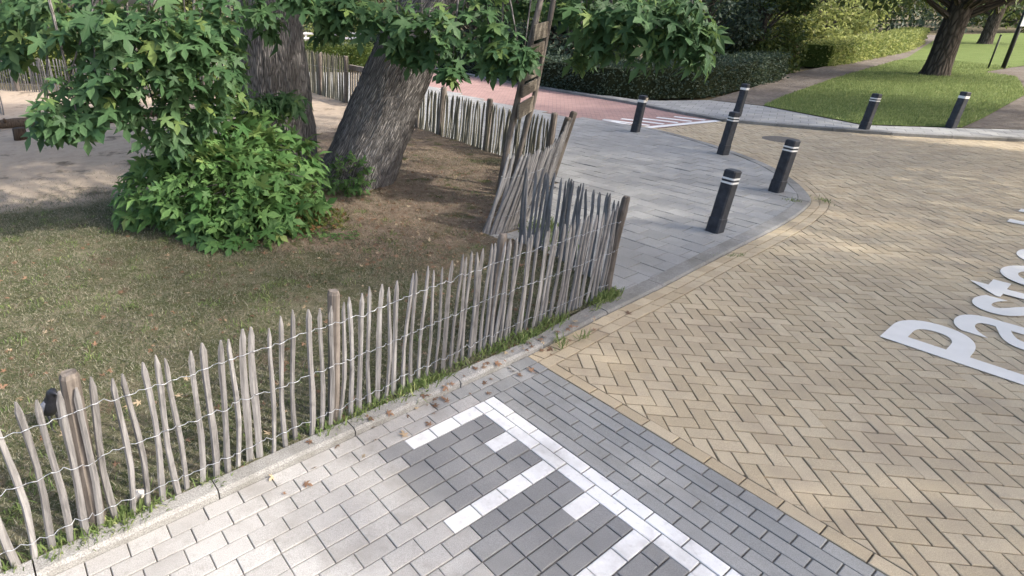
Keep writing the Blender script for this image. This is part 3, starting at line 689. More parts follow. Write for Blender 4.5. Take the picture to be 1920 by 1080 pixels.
# ------------------------------------------------------------------ bollards
def frustum(mb, z0, z1, s0, s1, ch, cap=True):
    def ring(s, z):
        c = ch * s; return [(s, -s + c, z), (s, s - c, z), (s - c, s, z), (-s + c, s, z), (-s, s - c, z), (-s, -s + c, z), (-s + c, -s, z), (s - c, -s, z)]
    V = ring(s0, z0) + ring(s1, z1); F = [(i, (i + 1) % 8, 8 + (i + 1) % 8, 8 + i) for i in range(8)]
    if cap: F += [tuple(range(8, 16)), tuple(range(7, -1, -1))]
    mb.add(V, F)
bcx = {}
def bpart(key, specs, mat):
    if key not in bcx:
        mb = MB()
        for sp in specs: frustum(mb, *sp)
        bcx[key] = mb.mesh(key); bcx[key].materials.append(M[mat])
    return bcx[key]
def bollard(x, y, z, rz, label, h=0.73, style=2, lean=(0, 0)):
    r = empty('bollard', (x, y, z)); tag(r, label, 'bollard', 'black bollards around the crossing'); r.rotation_euler = (Matrix.Rotation(R(3.6), 3, 'Y') @ Matrix.Rotation(rz, 3, 'Z')).to_euler()
    sf = link('shaft', bpart('shaft', [(-0.03, 0.705, 0.0692, 0.0678, .22, True)], 'bollard'), None, r)
    link('base_sleeve', bpart('base_sleeve', [(-0.03, 0.165, 0.075, 0.075, .22, False), (0.165, 0.172, 0.075, 0.0685, .22, False)], 'bollard'), None, sf)
    link('cap', bpart('cap', [(0.702, 0.722, 0.0688, 0.0688, .22, False), (0.722, 0.737, 0.0688, 0.058, .24, True)], 'bollard'), None, sf)
    zs = (0.585, 0.632) if style == 2 else (0.605,)
    for zb in zs:
        link('white_band', bpart('band%d' % style, [(0, 0.022 if style == 2 else 0.05, 0.0705, 0.0705, .22, True)], 'band'), None, r, (0, 0, zb))
    if style == 3:
        mb = MB(); mb.box((0.0705, 0, 0.63), (0.006, 0.10, 0.09)); link('reflector', mb.mesh('reflector'), M['red'], r)
    if style == 4:
        mb = MB(); mb.box((0.03, -0.069, 0.665), (0.09, 0.006, 0.07)); mb.box((0.0705, 0, 0.665), (0.006, 0.11, 0.07)); link('sticker', mb.mesh('sticker'), M['sticker'], r)
bollard(4.20, 6.56, 0.027, R(28), 'nearest black bollard on the grey pavement, in front of the others')
bollard(5.95, 8.15, 0.027, R(22), 'black bollard at the outermost bend of the pavement kerb')
bollard(6.48, 10.42, 0.027, R(12), 'black bollard on the pavement edge that half hides the one with the red patch')
bollard(5.78, 12.4, 0.027, R(40), 'black bollard with a beige patch beside the hatched marking', style=4)
bollard(8.88, 14.1, 0.05, R(30), 'black bollard with a red patch at the far pavement', style=3)
bollard(10.6, 12.5, 0.05, R(20), 'black bollard in front of the grass verge, the left one of two')
bollard(12.6, 12.7, 0.06, R(10), 'black bollard with one broad pale band at the verge corner', style=1)

# manhole cover in the road
mh = empty('manhole_cover', (8.42, 11.78, -0.004)); tag(mh, 'flat dark round manhole cover set in the yellow road', 'manhole')
mb = MB(); mb.tube([(0, 0, -.03), (0, 0, .006)], [.33, .33], 28); link('rim', mb.mesh('rim'), M['metal'], mh)
mb = MB(); mb.tube([(0, 0, -.01), (0, 0, .009)], [.27, .27], 28); link('lid', mb.mesh('lid'), M['metal'], mh)

# map overlay street name, built as flat lettering on the road
tx = bpy.data.curves.new('lettering', 'FONT'); tx.body = 'Pastoor H'; tx.size = 1.24; tx.space_word = 0.55; tx.offset = 0.013; tx.extrude = 0.0018; tx.space_character = 1.0
to = bpy.data.objects.new('tmp_text', tx); COL.objects.link(to)
dg = bpy.context.evaluated_depsgraph_get(); tme = bpy.data.meshes.new_from_object(to.evaluated_get(dg)); bpy.data.objects.remove(to)
tme.materials.clear(); tp = W(2.50, 2.29); lt = link('overlay_lettering', tme, M['letter'], None, (tp.x, tp.y, 0.0075), (0, 0, TH + 0.022), (1.14, 1.0, 1.0))
tag(lt, 'large white map overlay street name added flat on the yellow brick road', 'lettering')

# ------------------------------------------------------------------ foliage
def leaf_template():
    half = [(0, 0), (.46, -.12), (.13, .15), (.34, .20), (.64, .52), (.33, .45), (.085, .40), (.21, .72), (0, 1.10)]
    c1, c2 = (0, .30), (0, .60)
    P2 = half + [c1, c2]; z = lambda x, y: 0.09 * abs(x) - 0.22 * (y - .3) ** 2 - 0.25 * max(0, abs(x) - .3)
    V = [(x, y, z(x, y)) for x, y in P2] + [(-x, y, z(x, y)) for x, y in P2]
    T = [(0, 1, 2), (0, 2, 9), (9, 2, 3), (3, 4, 5), (9, 3, 5), (9, 5, 6), (9, 6, 10), (10, 6, 7), (10, 7, 8)]
    T = T + [(11 + a, 11 + c, 11 + b) for a, b, c in T]
    return np.array(V, float), np.array(T, int)
LV, LT = leaf_template()
SV = np.array([(0, 0, 0), (.28, .45, .06), (0, 1, -.1), (-.28, .45, .06)], float); ST = np.array([(0, 1, 2), (0, 2, 3)], int)
def frames(tipdir, nrm):
    y = tipdir / np.linalg.norm(tipdir, axis=1, keepdims=True); x = np.cross(y, nrm); x /= np.linalg.norm(x, axis=1, keepdims=True) + 1e-9; z = np.cross(x, y)
    return np.stack([x, y, z], 2)
def leafcloud(P, tipdir, nrm, size, TV, TT):
    n = len(P); Fm = frames(tipdir, nrm); V = np.einsum('nij,kj->nki', Fm, TV) * size[:, None, None] + P[:, None, :]
    T = TT[None] + (np.arange(n) * len(TV))[:, None, None]; return V.reshape(-1, 3), T.reshape(-1, 3)
def norm(a): return a / (np.linalg.norm(a, axis=1, keepdims=True) + 1e-9)
def ballpts(n, c, r, shell=0.45):
    d = norm(rng.normal(size=(n, 3))); rr = (shell + (1 - shell) * rng.random(n) ** 0.7)[:, None]; return np.array(c) + d * rr * np.array(r), d
LEAFM = {}
def leafparts(root, P, tip, nrm, size, mat, name='leaf'):
    """nearest leaves as single parts sharing one mesh"""
    if mat not in LEAFM:
        me = mknp(LV, LT, 'leaf', {'tint': np.zeros(len(LV))}); me.materials.append(M[mat]); LEAFM[mat] = me
    Fm = frames(tip, nrm); b = root.location
    for i in range(len(P)):
        m = Matrix([list(r) for r in Fm[i]]).to_euler(); s = float(size[i])
        link(name, LEAFM[mat], None, root, (P[i, 0] - b.x, P[i, 1] - b.y, P[i, 2] - b.z), m, (s, s, s))
def foliage(root, P, tip, nrm, size, mat, singles=300, name='crown', TV=LV, TT=LT):
    P = np.array(P); 
    if singles:
        d = np.linalg.norm(P - np.array([0, 0, 2.5]), axis=1); vis = np.array([infront(Vector((p[0], p[1])), -0.0) for p in P]) & (P[:, 2] < 2.45)
        order = np.argsort(d + (~vis) * 1e3 - size * 6)[:singles]; m = np.zeros(len(P), bool); m[order] = True
        leafparts(root, P[m], tip[m], nrm[m], size[m], mat); P, tip, nrm, size = P[~m], tip[~m], nrm[~m], size[~m]
    if TV is LV:      # half of the leaves curled
        h = len(P) // 2; V, T = leafcloud(P[:h], tip[:h], nrm[:h], size[:h], LV, LT); V2, T2 = leafcloud(P[h:], tip[h:], nrm[h:], size[h:], LV * np.array([.82, 1.0, 3.2]) + np.stack([LV[:, 0] * 0, LV[:, 0] * .08, LV[:, 0] * .15], 1), LT)
        T = np.concatenate([T, T2 + len(V)]); V = np.concatenate([V, V2])
    else: V, T = leafcloud(P, tip, nrm, size, TV, TT)
    V -= np.array(root.location)
    me = mknp(V, T, name, {'tint': np.repeat(rng.random(len(P)), len(TV))}); o = link(name, me, M[mat], root); tag(o, kind='stuff'); return o
def trunk(path, rad, n=44, seed=0, root=None, amp=0.022, mat='bark', flare=0.0):
    pts = catmull([Vector(p) for p in path], 0.09); L = 0; V = []; UV = []; m = len(pts)
    for i, p in enumerate(pts):
        t = i / (m - 1); k = t * (len(rad) - 1); a = int(min(k, len(rad) - 2)); r0 = rad[a] + (rad[a + 1] - rad[a]) * (k - a)
        if i: L += (p - pts[i - 1]).length
        d = (pts[min(i + 1, m - 1)] - pts[max(i - 1, 0)]).normalized(); ax = d.cross(Vector((0, 1, 0.02))).normalized(); ay = d.cross(ax).normalized()
        for q in range(n):
            th = 2 * math.pi * q / n
            ridg = abs(mnoise.noise(Vector((math.cos(th) * 7.5, math.sin(th) * 7.5, L * 2.2 + seed)))) - 0.25
            big = mnoise.noise(Vector((math.cos(th) * 1.1, math.sin(th) * 1.1, L * 0.6 + seed + 9)))
            rr = r0 * (1 + 0.07 * big) + amp * ridg * 1.6 + flare * math.exp(-L * 4.2) * (0.7 + 0.9 * max(0, mnoise.noise(Vector((math.cos(th) * 2, math.sin(th) * 2, seed)))))
            V.append(p + (ax * math.cos(th) + ay * math.sin(th)) * rr); UV.append((th * r0, L + seed, 0))
    F = [(i * n + q, i * n + (q + 1) % n, (i + 1) * n + (q + 1) % n, (i + 1) * n + q) for i in range(m - 1) for q in range(n)]
    b = root.location; V = [(v_.x - b.x, v_.y - b.y, v_.z - b.z) for v_ in V]
    return link('trunk', mk(V, F, 'trunk', True, {'buv': np.array(UV)}), M[mat], root)

# low hanging sprays (x, y, z, radius) of the two near trees
SPRAY = [(-3.51, 6.6, 2.37, 0.38), (-2.98, 6.4, 2.33, 0.37), (-2.49, 6.2, 2.24, 0.42), (-3.74, 6.8, 2.05, 0.23), (-2.0, 6.0, 2.29, 0.43), (-1.66, 6.2, 2.29, 0.42), (-1.36, 6.4, 2.36, 0.3), (-0.98, 6.6, 2.46, 0.2), (-0.62, 6.9, 2.55, 0.2), (-2.16, 6.0, 1.91, 0.36), (-1.87, 6.2, 1.84, 0.37), (-1.52, 6.4, 1.97, 0.38), (-2.89, 6.0, 1.6, 0.32), (-2.55, 6.0, 1.71, 0.31), (-3.09, 6.0, 1.39, 0.21), (-2.73, 5.9, 1.36, 0.18), (-2.35, 6.1, 1.59, 0.27), (-2.0, 6.3, 1.45, 0.31), (-1.7, 6.5, 1.53, 0.34), (-1.5, 6.8, 1.60, 0.22), (-1.12, 7.5, 1.36, 0.20), (-0.82, 7.6, 1.36, 0.17), (-0.95, 7.2, 2.25, 0.18), (-1.93, 6.5, 1.07, 0.23), (-1.42, 7.2, 1.72, 0.18), (-1.38, 7.0, 2.15, 0.16), (-3.6, 6.9, 2.45, 0.45), (-3.0, 6.9, 2.15, 0.3), (-2.6, 6.6, 2.5, 0.4), (-2.07, 6.3, 1.28, 0.22), (-0.3, 7.4, 2.44, 0.31), (0.07, 7.2, 2.42, 0.33), (0.44, 7.0, 2.31, 0.32), (-0.39, 7.8, 2.17, 0.14), (0.77, 7.0, 2.26, 0.35), (1.07, 7.0, 2.04, 0.27), (1.06, 6.9, 1.79, 0.14), (0.74, 7.2, 1.96, 0.21), (0.46, 7.2, 2.05, 0.15), (1.38, 7.2, 2.36, 0.36), (1.6, 7.0, 2.09, 0.27), (1.8, 6.9, 1.93, 0.21), (1.5, 7.0, 1.92, 0.21), (2.45, 9.3, 2.5, 0.3), (2.9, 9.0, 2.45, 0.3), (1.84, 6.9, 2.0, 0.10), (2.64, 7.4, 2.42, 0.34), (2.89, 7.2, 2.31, 0.33), (3.09, 7.0, 2.37, 0.35), (3.36, 6.9, 2.26, 0.35), (3.56, 6.8, 2.16, 0.29), (3.71, 6.8, 1.99, 0.17), (3.28, 7.0, 2.01, 0.27), (2.98, 7.3, 2.02, 0.22), (2.83, 7.6, 2.09, 0.22), (3.44, 6.8, 2.42, 0.28), (2.8, 7.8, 1.86, 0.15), (3.72, 6.8, 2.21, 0.14)]
def near_tree(label, base, path, rad, sprays, limbs, crown, seed):
    root = empty('maple_tree', base); tag(root, label, 'tree')
    trunk(path, rad, 84, seed, root, amp=0.034, flare=0.16)
    top = Vector(path[-1]); mb = MB(); lim = []
    for e in limbs:
        e = Vector(e); s = Vector(path[-2]).lerp(top, random.random()); m1 = s.lerp(e, .4) + Vector((0, 0, .8)); m2 = s.lerp(e, .75) + Vector((0, 0, .5))
        pts = catmull([s, m1, m2, e], 0.4); n = len(pts); mb.tube([p - Vector(base) for p in pts], [0.17 * (1 - k / n) + 0.025 for k in range(n)], 8); lim.append(pts)
    for (x, y, z, r) in sprays:      # hanging twigs
        e = Vector((x, y, z)); up = e + Vector((random.gauss(0, .25), .5 + random.gauss(0, .2), 1.0 + random.random() * .5))
        pts = catmull([up, e.lerp(up, .4) + Vector((0, 0, .12)), e + Vector((0, 0, .02))], .15); n = len(pts); mb.tube([p - Vector(base) for p in pts], [0.016 * (1 - k / n) + .004 for k in range(n)], 5)
        if random.random() < .3:
            l2 = Vector(random.choice(limbs)); pts = catmull([up, up.lerp(l2, .5) + Vector((0, 0, .5)), l2], .4); mb.tube([p - Vector(base) for p in pts], .02, 5)
    link('branches', mb.mesh('branches', True), M['bark'], root)
    Pl, Tp, Nm, Sz = [], [], [], []
    for (x, y, z, r) in sprays:
        n = int(24 + 300 * r * r); p, d = ballpts(n, (x, y, z), (r * .9, r * .9, r * .85), .1)
        Pl.append(p); Tp.append(norm(d * np.array([1, 1, .3]) * .9 + rng.normal(size=(n, 3)) * .5 + np.array([0.05, -.25, -.75])))
        Nm.append(norm(d * .3 + rng.normal(size=(n, 3)) * .42 + np.array([.15, -.45, .75]))); Sz.append(rng.uniform(.08, .24, n))
    foliage(root, np.concatenate(Pl), np.concatenate(Tp), np.concatenate(Nm), np.concatenate(Sz), 'leaf', 300, 'low_foliage')
    # upper crown
    Pl, Tp, Nm, Sz = [], [], [], []
    cx, cy, cz, rx, ry, rz_, ncl = crown
    for k in range(ncl):
        d = rng.normal(size=3); d /= np.linalg.norm(d); c = np.array([cx, cy, cz]) + d * np.array([rx, ry, rz_]) * rng.uniform(.35, 1.0)
        if c[2] < 3.0: c[2] = 3.0 + rng.random() * .8
        r = rng.uniform(.6, 1.1); n = 85; p, dd = ballpts(n, c, (r, r, r * .6), .1)
        Pl.append(p); Tp.append(norm(dd + np.array([0, 0, -.5]) + rng.normal(size=(n, 3)) * .4)); Nm.append(norm(rng.normal(size=(n, 3)) * .5 + np.array([0, 0, 1.]))); Sz.append(rng.uniform(.16, .30, n))
    foliage(root, np.concatenate(Pl), np.concatenate(Tp), np.concatenate(Nm), np.concatenate(Sz), 'leaf', 0, 'crown', SV, ST)
    return root
near_tree('tall maple with an upright furrowed trunk rising behind the leafy shrub', (-1.2, 9.0, 0.05), [(-1.2, 9.0, -0.15), (-1.2, 9.0, .5), (-1.22, 9.0, 1.3), (-1.25, 9.02, 2.4), (-1.25, 9.1, 4.2)], [.56, .53, .50, .47, .40],
          [s for s in SPRAY if s[0] < -.2], [(-4.5, 7.5, 4.2), (-2.5, 6.3, 4.0), (-5, 10.5, 6), (-1, 12, 7), (-2, 8, 8.5), (-.6, 6.6, 4.3)], (-2.6, 9.4, 6.0, 4.6, 4.0, 3.2, 120), 3)
near_tree('maple with a thick furrowed trunk leaning to the right', (0.0, 8.5, 0.05), [(-.1, 8.5, -.15), (.1, 8.5, .4), (.33, 8.5, 1.0), (.74, 8.5, 2.0), (1.2, 8.55, 3.0), (1.8, 8.6, 4.4)], [.55, .50, .455, .375, .35, .3],
          [s for s in SPRAY if s[0] >= -.2 or s[2] > 2.4 and s[0] > -.5], [(3.4, 7.2, 4.0), (4.2, 9.5, 6), (1.5, 6.6, 4.1), (2.6, 11.5, 7), (1.8, 8.6, 8.4), (.3, 7.0, 4.2)], (2.6, 9.3, 6.0, 3.6, 3.6, 3.0, 95), 21)

# leafy shrub of suckers round the upright trunk
sh = empty('leafy_shrub', (-1.45, 6.9, .05)); tag(sh, 'rounded bright green leafy shrub of lobed leaves at the foot of the upright trunk', 'shrub')
Pl, Tp, Nm, Sz = [], [], [], []
for c, r, n in [((-1.55, 6.75, .45), (.95, .75, .62), 900), ((-1.55, 7.2, .85), (.75, .6, .55), 480), ((-2.25, 6.85, .38), (.6, .55, .45), 380), ((-1.3, 6.35, .22), (.6, .5, .32), 330), ((-.85, 7.4, .55), (.42, .42, .45), 230), ((-1.3, 7.7, 1.1), (.4, .3, .35), 120), ((-1.75, 6.9, 1.05), (.4, .4, .3), 110), ((-2.4, 7.0, .85), (.25, .25, .25), 30), ((-.8, 6.75, .25), (.45, .45, .3), 180)]:
    p, d = ballpts(n, c, r, .55); k = p[:, 2] > .07; p, d = p[k], d[k]; n = len(p)
    Pl.append(p); Tp.append(norm(d * .9 + rng.normal(size=(n, 3)) * .45 + np.array([0, -.1, -.35]))); Nm.append(norm(d * .75 + rng.normal(size=(n, 3)) * .4 + np.array([0.1, -.2, .75]))); Sz.append(rng.uniform(.08, .225, n))
foliage(sh, np.concatenate(Pl), np.concatenate(Tp), np.concatenate(Nm), np.concatenate(Sz), 'shrubleaf', 300, 'foliage')
mb = MB()
for k in range(46):
    a = random.uniform(0, 6.28); r = random.uniform(.3, 1.0); e = Vector((r * math.cos(a) * .95, r * math.sin(a) * .75 - .1, random.uniform(.25, 1.2) * (1.15 - .5 * r))); s = Vector((.15 + random.gauss(0, .25), .6 + random.gauss(0, .2), 0))
    pts = catmull([s, s.lerp(e, .5) + Vector((0, 0, .25)), e], .12); n = len(pts); mb.tube(pts, [.012 * (1 - i / n) + .003 for i in range(n)], 5)
link('stems', mb.mesh('stems'), M['bark'], sh)
s2 = empty('young_shoot', (-.12, 7.85, .06)); tag(s2, 'small leafy shoot between the shrub and the leaning trunk', 'shrub')
p, d = ballpts(150, (-.12, 7.85, .33), (.33, .25, .3), .3); n = len(p)
foliage(s2, p, norm(d + rng.normal(size=(n, 3)) * .4 + np.array([0, -.1, -.3])), norm(d * .5 + rng.normal(size=(n, 3)) * .4 + np.array([0, -.2, .8])), rng.uniform(.07, .13, n), 'shrubleaf', 60, 'foliage')
mb = MB()
for k in range(7): mb.tube([(0, 0, 0), (random.gauss(0, .06), random.gauss(0, .06), .2), (random.gauss(0, .15), random.gauss(0, .12), .45)], [.008, .006, .003], 5)
link('stems', mb.mesh('stems'), M['bark'], s2)
s3 = empty('ground_plant', (-.7, 6.75, .06)); tag(s3, 'low yellow and reddish leafed plants spilling from the right of the shrub', 'plant')
p, d = ballpts(1100, (-.68, 6.72, .08), (.62, .42, .2), .3); p = p[p[:, 2] > .06]; n = len(p)
foliage(s3, p, norm(rng.normal(size=(n, 3)) + np.array([0, 0, .1])), norm(rng.normal(size=(n, 3)) * .5 + np.array([0, -.2, 1.])), rng.uniform(.03, .075, n), 'groundleaf', 100, 'foliage')
p, d = ballpts(260, (-.35, 6.35, .05), (.45, .3, .06), .1); n = len(p)
foliage(s3, p, norm(rng.normal(size=(n, 3)) * np.array([1, 1, .2])), norm(rng.normal(size=(n, 3)) * .3 + np.array([0, 0, 1.])), rng.uniform(.03, .06, n), 'shrubleaf', 0, 'sprouts')

# fallen leaves and litter
n = 1700; P = np.zeros((n, 3)); k = 0
while k < n:
    if random.random() < .6: x, y = random.gauss(.9, 1.0), random.gauss(7.2, 1.5)
    elif random.random() < .93: x, y = random.uniform(-5, 2), random.uniform(2.5, 7)
    else: q = W(random.uniform(-1.6, .9), random.gauss(-.02, .07)); x, y = q.x, q.y
    b = (Vector((x, y)) - C0).dot(E2)
    if inpoly((x, y), LAWN) or abs(b) < .2 and y < 4.8: P[k] = (x, y, (lz(x, y) if b < -.09 else (.055 if b < 0 else .006)) + .006); k += 1
V, T = leafcloud(P, norm(rng.normal(size=(n, 3)) * np.array([1, 1, .15])), norm(rng.normal(size=(n, 3)) * .35 + np.array([0, 0, 1.])), rng.uniform(.018, .055, n), LV, LT)
fo = link('fallen_leaves', mknp(V, T, 'fallen_leaves', {'tint': np.repeat(rng.random(n), len(LV))}), M['fallen']); tag(fo, 'scattered brown and red fallen leaves on the lawn and kerb', 'leaves', kind='stuff')

pts = []
while len(pts) < 26000:
    x, y = random.uniform(-2.2, 3.0), random.uniform(5.4, 13)
    if inpoly((x, y), LAWN) and random.random() < .15 + dirtf(x, y): pts.append((x, y))
o = blades('leaf_litter', pts, lambda x, y: lz(x, y) + .002, 0.022, M['fallen'], lean=2.6, width=0.0035); tag(o, 'fine brown twigs and litter on the bare soil under the leaning tree', 'litter')

# ------------------------------------------------------------------ hedges, background trees
def hedge(label, pts, w, h, mat, core, n, size, seed=0):
    root = empty('clipped_hedge', (*pts[0], 0)); tag(root, label, 'hedge'); pl = resample([Vector(p) for p in pts], .5); L = offset(pl, -w / 2); Rr = offset(pl, w / 2)
    V = []; ins = .07
    for a, b in zip(L, Rr):
        d = (b - a).normalized() * ins; a, b = a + d, b - d
        V += [(a.x, a.y, 0), (a.x, a.y, h - ins), (b.x, b.y, h - ins), (b.x, b.y, 0)]
    V = [(x - pts[0][0], y - pts[0][1], z) for x, y, z in V]; m = len(L)
    F = [(i * 4 + k, i * 4 + 4 + k, i * 4 + 5 + k, i * 4 + 1 + k) for i in range(m - 1) for k in range(3)] + [(0, 1, 2, 3), tuple((m - 1) * 4 + k for k in (3, 2, 1, 0))]
    link('twigs', mk(V, F, 'twigs'), M[core], root)
    P = np.zeros((n, 3)); D = np.zeros((n, 3))
    for i in range(n):
        t = random.random() * (m - 1); k = min(int(t), m - 2); a = L[k].lerp(L[k + 1], t - k); b = Rr[k].lerp(Rr[k + 1], t - k); wv = (b - a).normalized(); s = random.random()
        if random.random() < .03: (k0, p0) = ((0, L[0].lerp(Rr[0], s)), 0) if random.random() < .5 else ((m - 1, L[-1].lerp(Rr[-1], s)), 0); P[i] = (k0[1].x, k0[1].y, random.random() * h); D[i] = (0, 0, .5); continue
        q = random.random() * (2 * h + w); bulge = .07 * mnoise.noise(Vector((t * .9, q, seed)))
        if q < h: P[i] = (a.x - wv.x * bulge, a.y - wv.y * bulge, q); D[i] = (-wv.x, -wv.y, .3)
        elif q < h + w: p = a.lerp(b, (q - h) / w); P[i] = (p.x, p.y, h + bulge); D[i] = (0, 0, 1)
        else: P[i] = (b.x + wv.x * bulge, b.y + wv.y * bulge, q - h - w); D[i] = (wv.x, wv.y, .3)
    P += rng.normal(size=(n, 3)) * .035; V, T = leafcloud(P, norm(D * .5 + rng.normal(size=(n, 3)) * .6), norm(D + rng.normal(size=(n, 3)) * .6), rng.uniform(.6, 1.3, n) * size, SV, ST)
    V -= np.array([pts[0][0], pts[0][1], 0]); o = link('foliage', mknp(V, T, 'foliage', {'tint': np.repeat(rng.random(n), 4)}), M[mat], root); tag(o, kind='stuff'); return root
hedge('dark clipped hedge along the far side of the red street', [(1.0, 31), (4.6, 24.2), (6.0, 20.4), (7.6, 17.75), (9.5, 17.9), (12.2, 20.0), (14.2, 21.6)], 1.3, .86, 'darkleaf', 'hedgecore', 26000, .085, 1)
hedge('sunlit yellow-green hedge beside the park path', [(19.2, 26.2), (21.0, 27.5), (29.0, 34.0), (36, 41)], 1.2, .95, 'limeleaf', 'limecore', 12000, .12, 2)
hedge('low green hedge beyond the tall paling fence', [(-5, 25.0), (0.6, 24.2)], 1.0, 1.0, 'midleaf', 'limecore', 6000, .1, 3)
hedge('pale hedge behind the sunlit far paling fence', [(-18, 23), (-10, 21.5), (-4.5, 20.5)], 1.2, 1.5, 'limeleaf', 'limecore', 9000, .13, 4)
def bush_tree(name, label, x, y, r, h, mat, n, size, trunk_r=.15, z0=0.0, group=None, lean=(0, 0), cl=26, low=.25, bark='bark2', cat='tree'):
    root = empty(name, (x, y, 0.0)); tag(root, label, cat, group)
    trunk([(x, y, -.1), (x + lean[0] * .3, y + lean[1] * .3, h * .25), (x + lean[0], y + lean[1], h * .8)], [trunk_r, trunk_r * .85, trunk_r * .3], 18, x, root, .01, bark, trunk_r * .5)
    Pl, Dl = [], []; mb = MB()
    for k in range(cl):
        a = rng.uniform(0, 2 * np.pi); t = rng.random() ** (1.4 if low else 1.0); z = z0 + (h - z0) * t; rr = r * (1 - .35 * t) * math.sqrt(rng.uniform(.15, 1)); c = (x + lean[0] * t + rr * math.cos(a), y + lean[1] * t + rr * math.sin(a), z)
        q = rng.uniform(.32, .5) * r * .8; p, d = ballpts(n // cl, c, (q, q, q * .75), .3); Pl.append(p); Dl.append(d)
        s = Vector((lean[0] * .4, lean[1] * .4, max(.2, z * .55))); e = Vector((c[0] - x, c[1] - y, c[2])); mb.tube([s, s.lerp(e, .5) + Vector((0, 0, .15)), e], [trunk_r * .3, trunk_r * .18, .01], 5)
    link('branches', mb.mesh('branches'), M[bark], root)
    P = np.concatenate(Pl); D = np.concatenate(Dl); k = P[:, 2] > .05; P, D = P[k], D[k]; m = len(P)
    V, T = leafcloud(P, norm(D * .6 + rng.normal(size=(m, 3)) * .5 + np.array([0, 0, -.3])), norm(D * .6 + rng.normal(size=(m, 3)) * .5 + np.array([0, 0, .6])), rng.uniform(.6, 1.3, m) * size, SV, ST); V -= np.array([x, y, 0])
    o = link('crown', mknp(V, T, 'crown', {'tint': np.repeat(rng.random(m), 4)}), M[mat], root); tag(o, kind='stuff'); return root
BG = 'dark trees and bushes behind the clipped hedge'
for i, (x, y, r, h, m_, lab) in enumerate([(1.6, 34, 2.8, 5.5, 'midleaf', 'mid green tree at the far end of the red street'), (5.0, 27.0, 2.4, 5.5, 'darkleaf', 'dark evergreen bush at the bend of the red street'), (7.6, 22.6, 2.1, 5.0, 'darkleaf', 'dark evergreen bush directly behind the bend of the clipped hedge'),
        (10.6, 22.4, 2.2, 5.2, 'darkleaf', 'dark evergreen bush behind the middle of the clipped hedge'), (13.4, 24.4, 2.2, 5.0, 'darkleaf', 'dark evergreen bush behind the end of the clipped hedge'), (15.7, 24.6, 1.5, 3.6, 'midleaf', 'overhanging shrub beside the path past the hedge end'), (6.0, 24.6, 1.7, 4.6, 'darkleaf', 'dark evergreen bush filling the gap behind the hedge left of the bend'), (9.2, 24.8, 2.0, 5.0, 'darkleaf', 'dark evergreen bush in the second row behind the clipped hedge'), (3.0, 30.2, 2.0, 5.0, 'darkleaf', 'dark evergreen bush at the far left end of the clipped hedge'),
        (17.6, 28.2, 2.0, 4.6, 'midleaf', 'mid green tree left of the sunlit hedge'), (21.0, 30.2, 2.2, 5.0, 'limeleaf', 'bright yellow-green tree over the sunlit hedge'), (26.0, 35.5, 2.6, 6, 'limeleaf', 'paler yellow-green tree behind the middle of the sunlit hedge'), (33, 43, 3.4, 7, 'midleaf', 'mid green tree behind the far end of the sunlit hedge')]):
    bush_tree('bush_tree', lab, x, y, r, h, m_, 6500, .17 if i < 9 else .2, group=BG, cl=40)
for i, (x, y, r, h, m_, lab) in enumerate([(-16, 25, 3, 6, 'midleaf', 'green tree far left behind the sunlit far fence'), (-11, 24, 2.6, 6, 'darkleaf', 'dark tree left of the upright trunk behind the far fence'), (-6.5, 24.0, 2.4, 6, 'midleaf', 'green tree behind the far fence near the upright trunk'), (-1.0, 40, 3.2, 6, 'limeleaf', 'bright tree beyond the white railing between the trunks'), (-10, 42, 6, 9, 'midleaf', 'big distant tree behind the far fence'), (-24, 34, 6, 9, 'midleaf', 'big distant tree at the far left')]):
    bush_tree('bush_tree', lab, x, y, r, h, m_, 5000, .2, z0=.6 if i == 3 else 0, group='trees behind the play area')
bush_tree('park_tree', 'stout tree with a bare brown trunk standing on the grass verge', 21.1, 22.6, 5.0, 10.5, 'midleaf', 17000, .26, .38, 3.0, None, (.3, 0), 60, 0)
bush_tree('park_tree', 'distant park tree on the sunlit grass behind the stout one', 40.3, 40.5, 6, 11, 'midleaf', 9000, .3, .34, 2.0, None, (.3, 0), 50, 0)
for i, (x, y, lab) in enumerate([(52, 66, 'farthest park tree on the left'), (66, 60, 'farthest park tree on the right'), (40, 62, 'far park tree behind the path'), (12, 60, 'far tree closing the view above the hedge'), (-4, 62, 'far tree closing the view above the white railing'), (78, 76, 'far tree at the right end of the park')]):
    bush_tree('park_tree', lab, x, y, 8, 12, 'midleaf' if i % 2 else 'darkleaf', 5000, .5, .5, .3, 'far trees closing the view', (0, 0), 40, .3)
# street trees just outside the view whose crowns shade the road
bush_tree('street_tree', 'street tree standing outside the view right of the road', 15.1, 1.8, 4.6, 11.0, 'midleaf', 6200, .26, .3, 3.6, 'street trees shading the road', (0, 0), 60, 0)
bush_tree('street_tree', 'street tree standing outside the view behind the camera', 16.3, 8.4, 4.4, 11.0, 'midleaf', 9500, .26, .3, 4.0, 'street trees shading the road', (0, 0), 46, 0)
bush_tree('street_tree', 'street tree outside the view beyond the far pavement', 19.2, 13.2, 4.0, 10.0, 'midleaf', 7500, .26, .3, 4.5, 'street trees shading the road', (0, 0), 40, 0)

bush_tree('street_tree', 'unseen tree added to shade the front fence and parking bay', 10.7, 0.4, 3.4, 10.0, 'midleaf', 6500, .28, .26, 4.2, 'street trees shading the road', (0, 0), 44, 0)  # unseen tree, added so its crown shades fence and bay

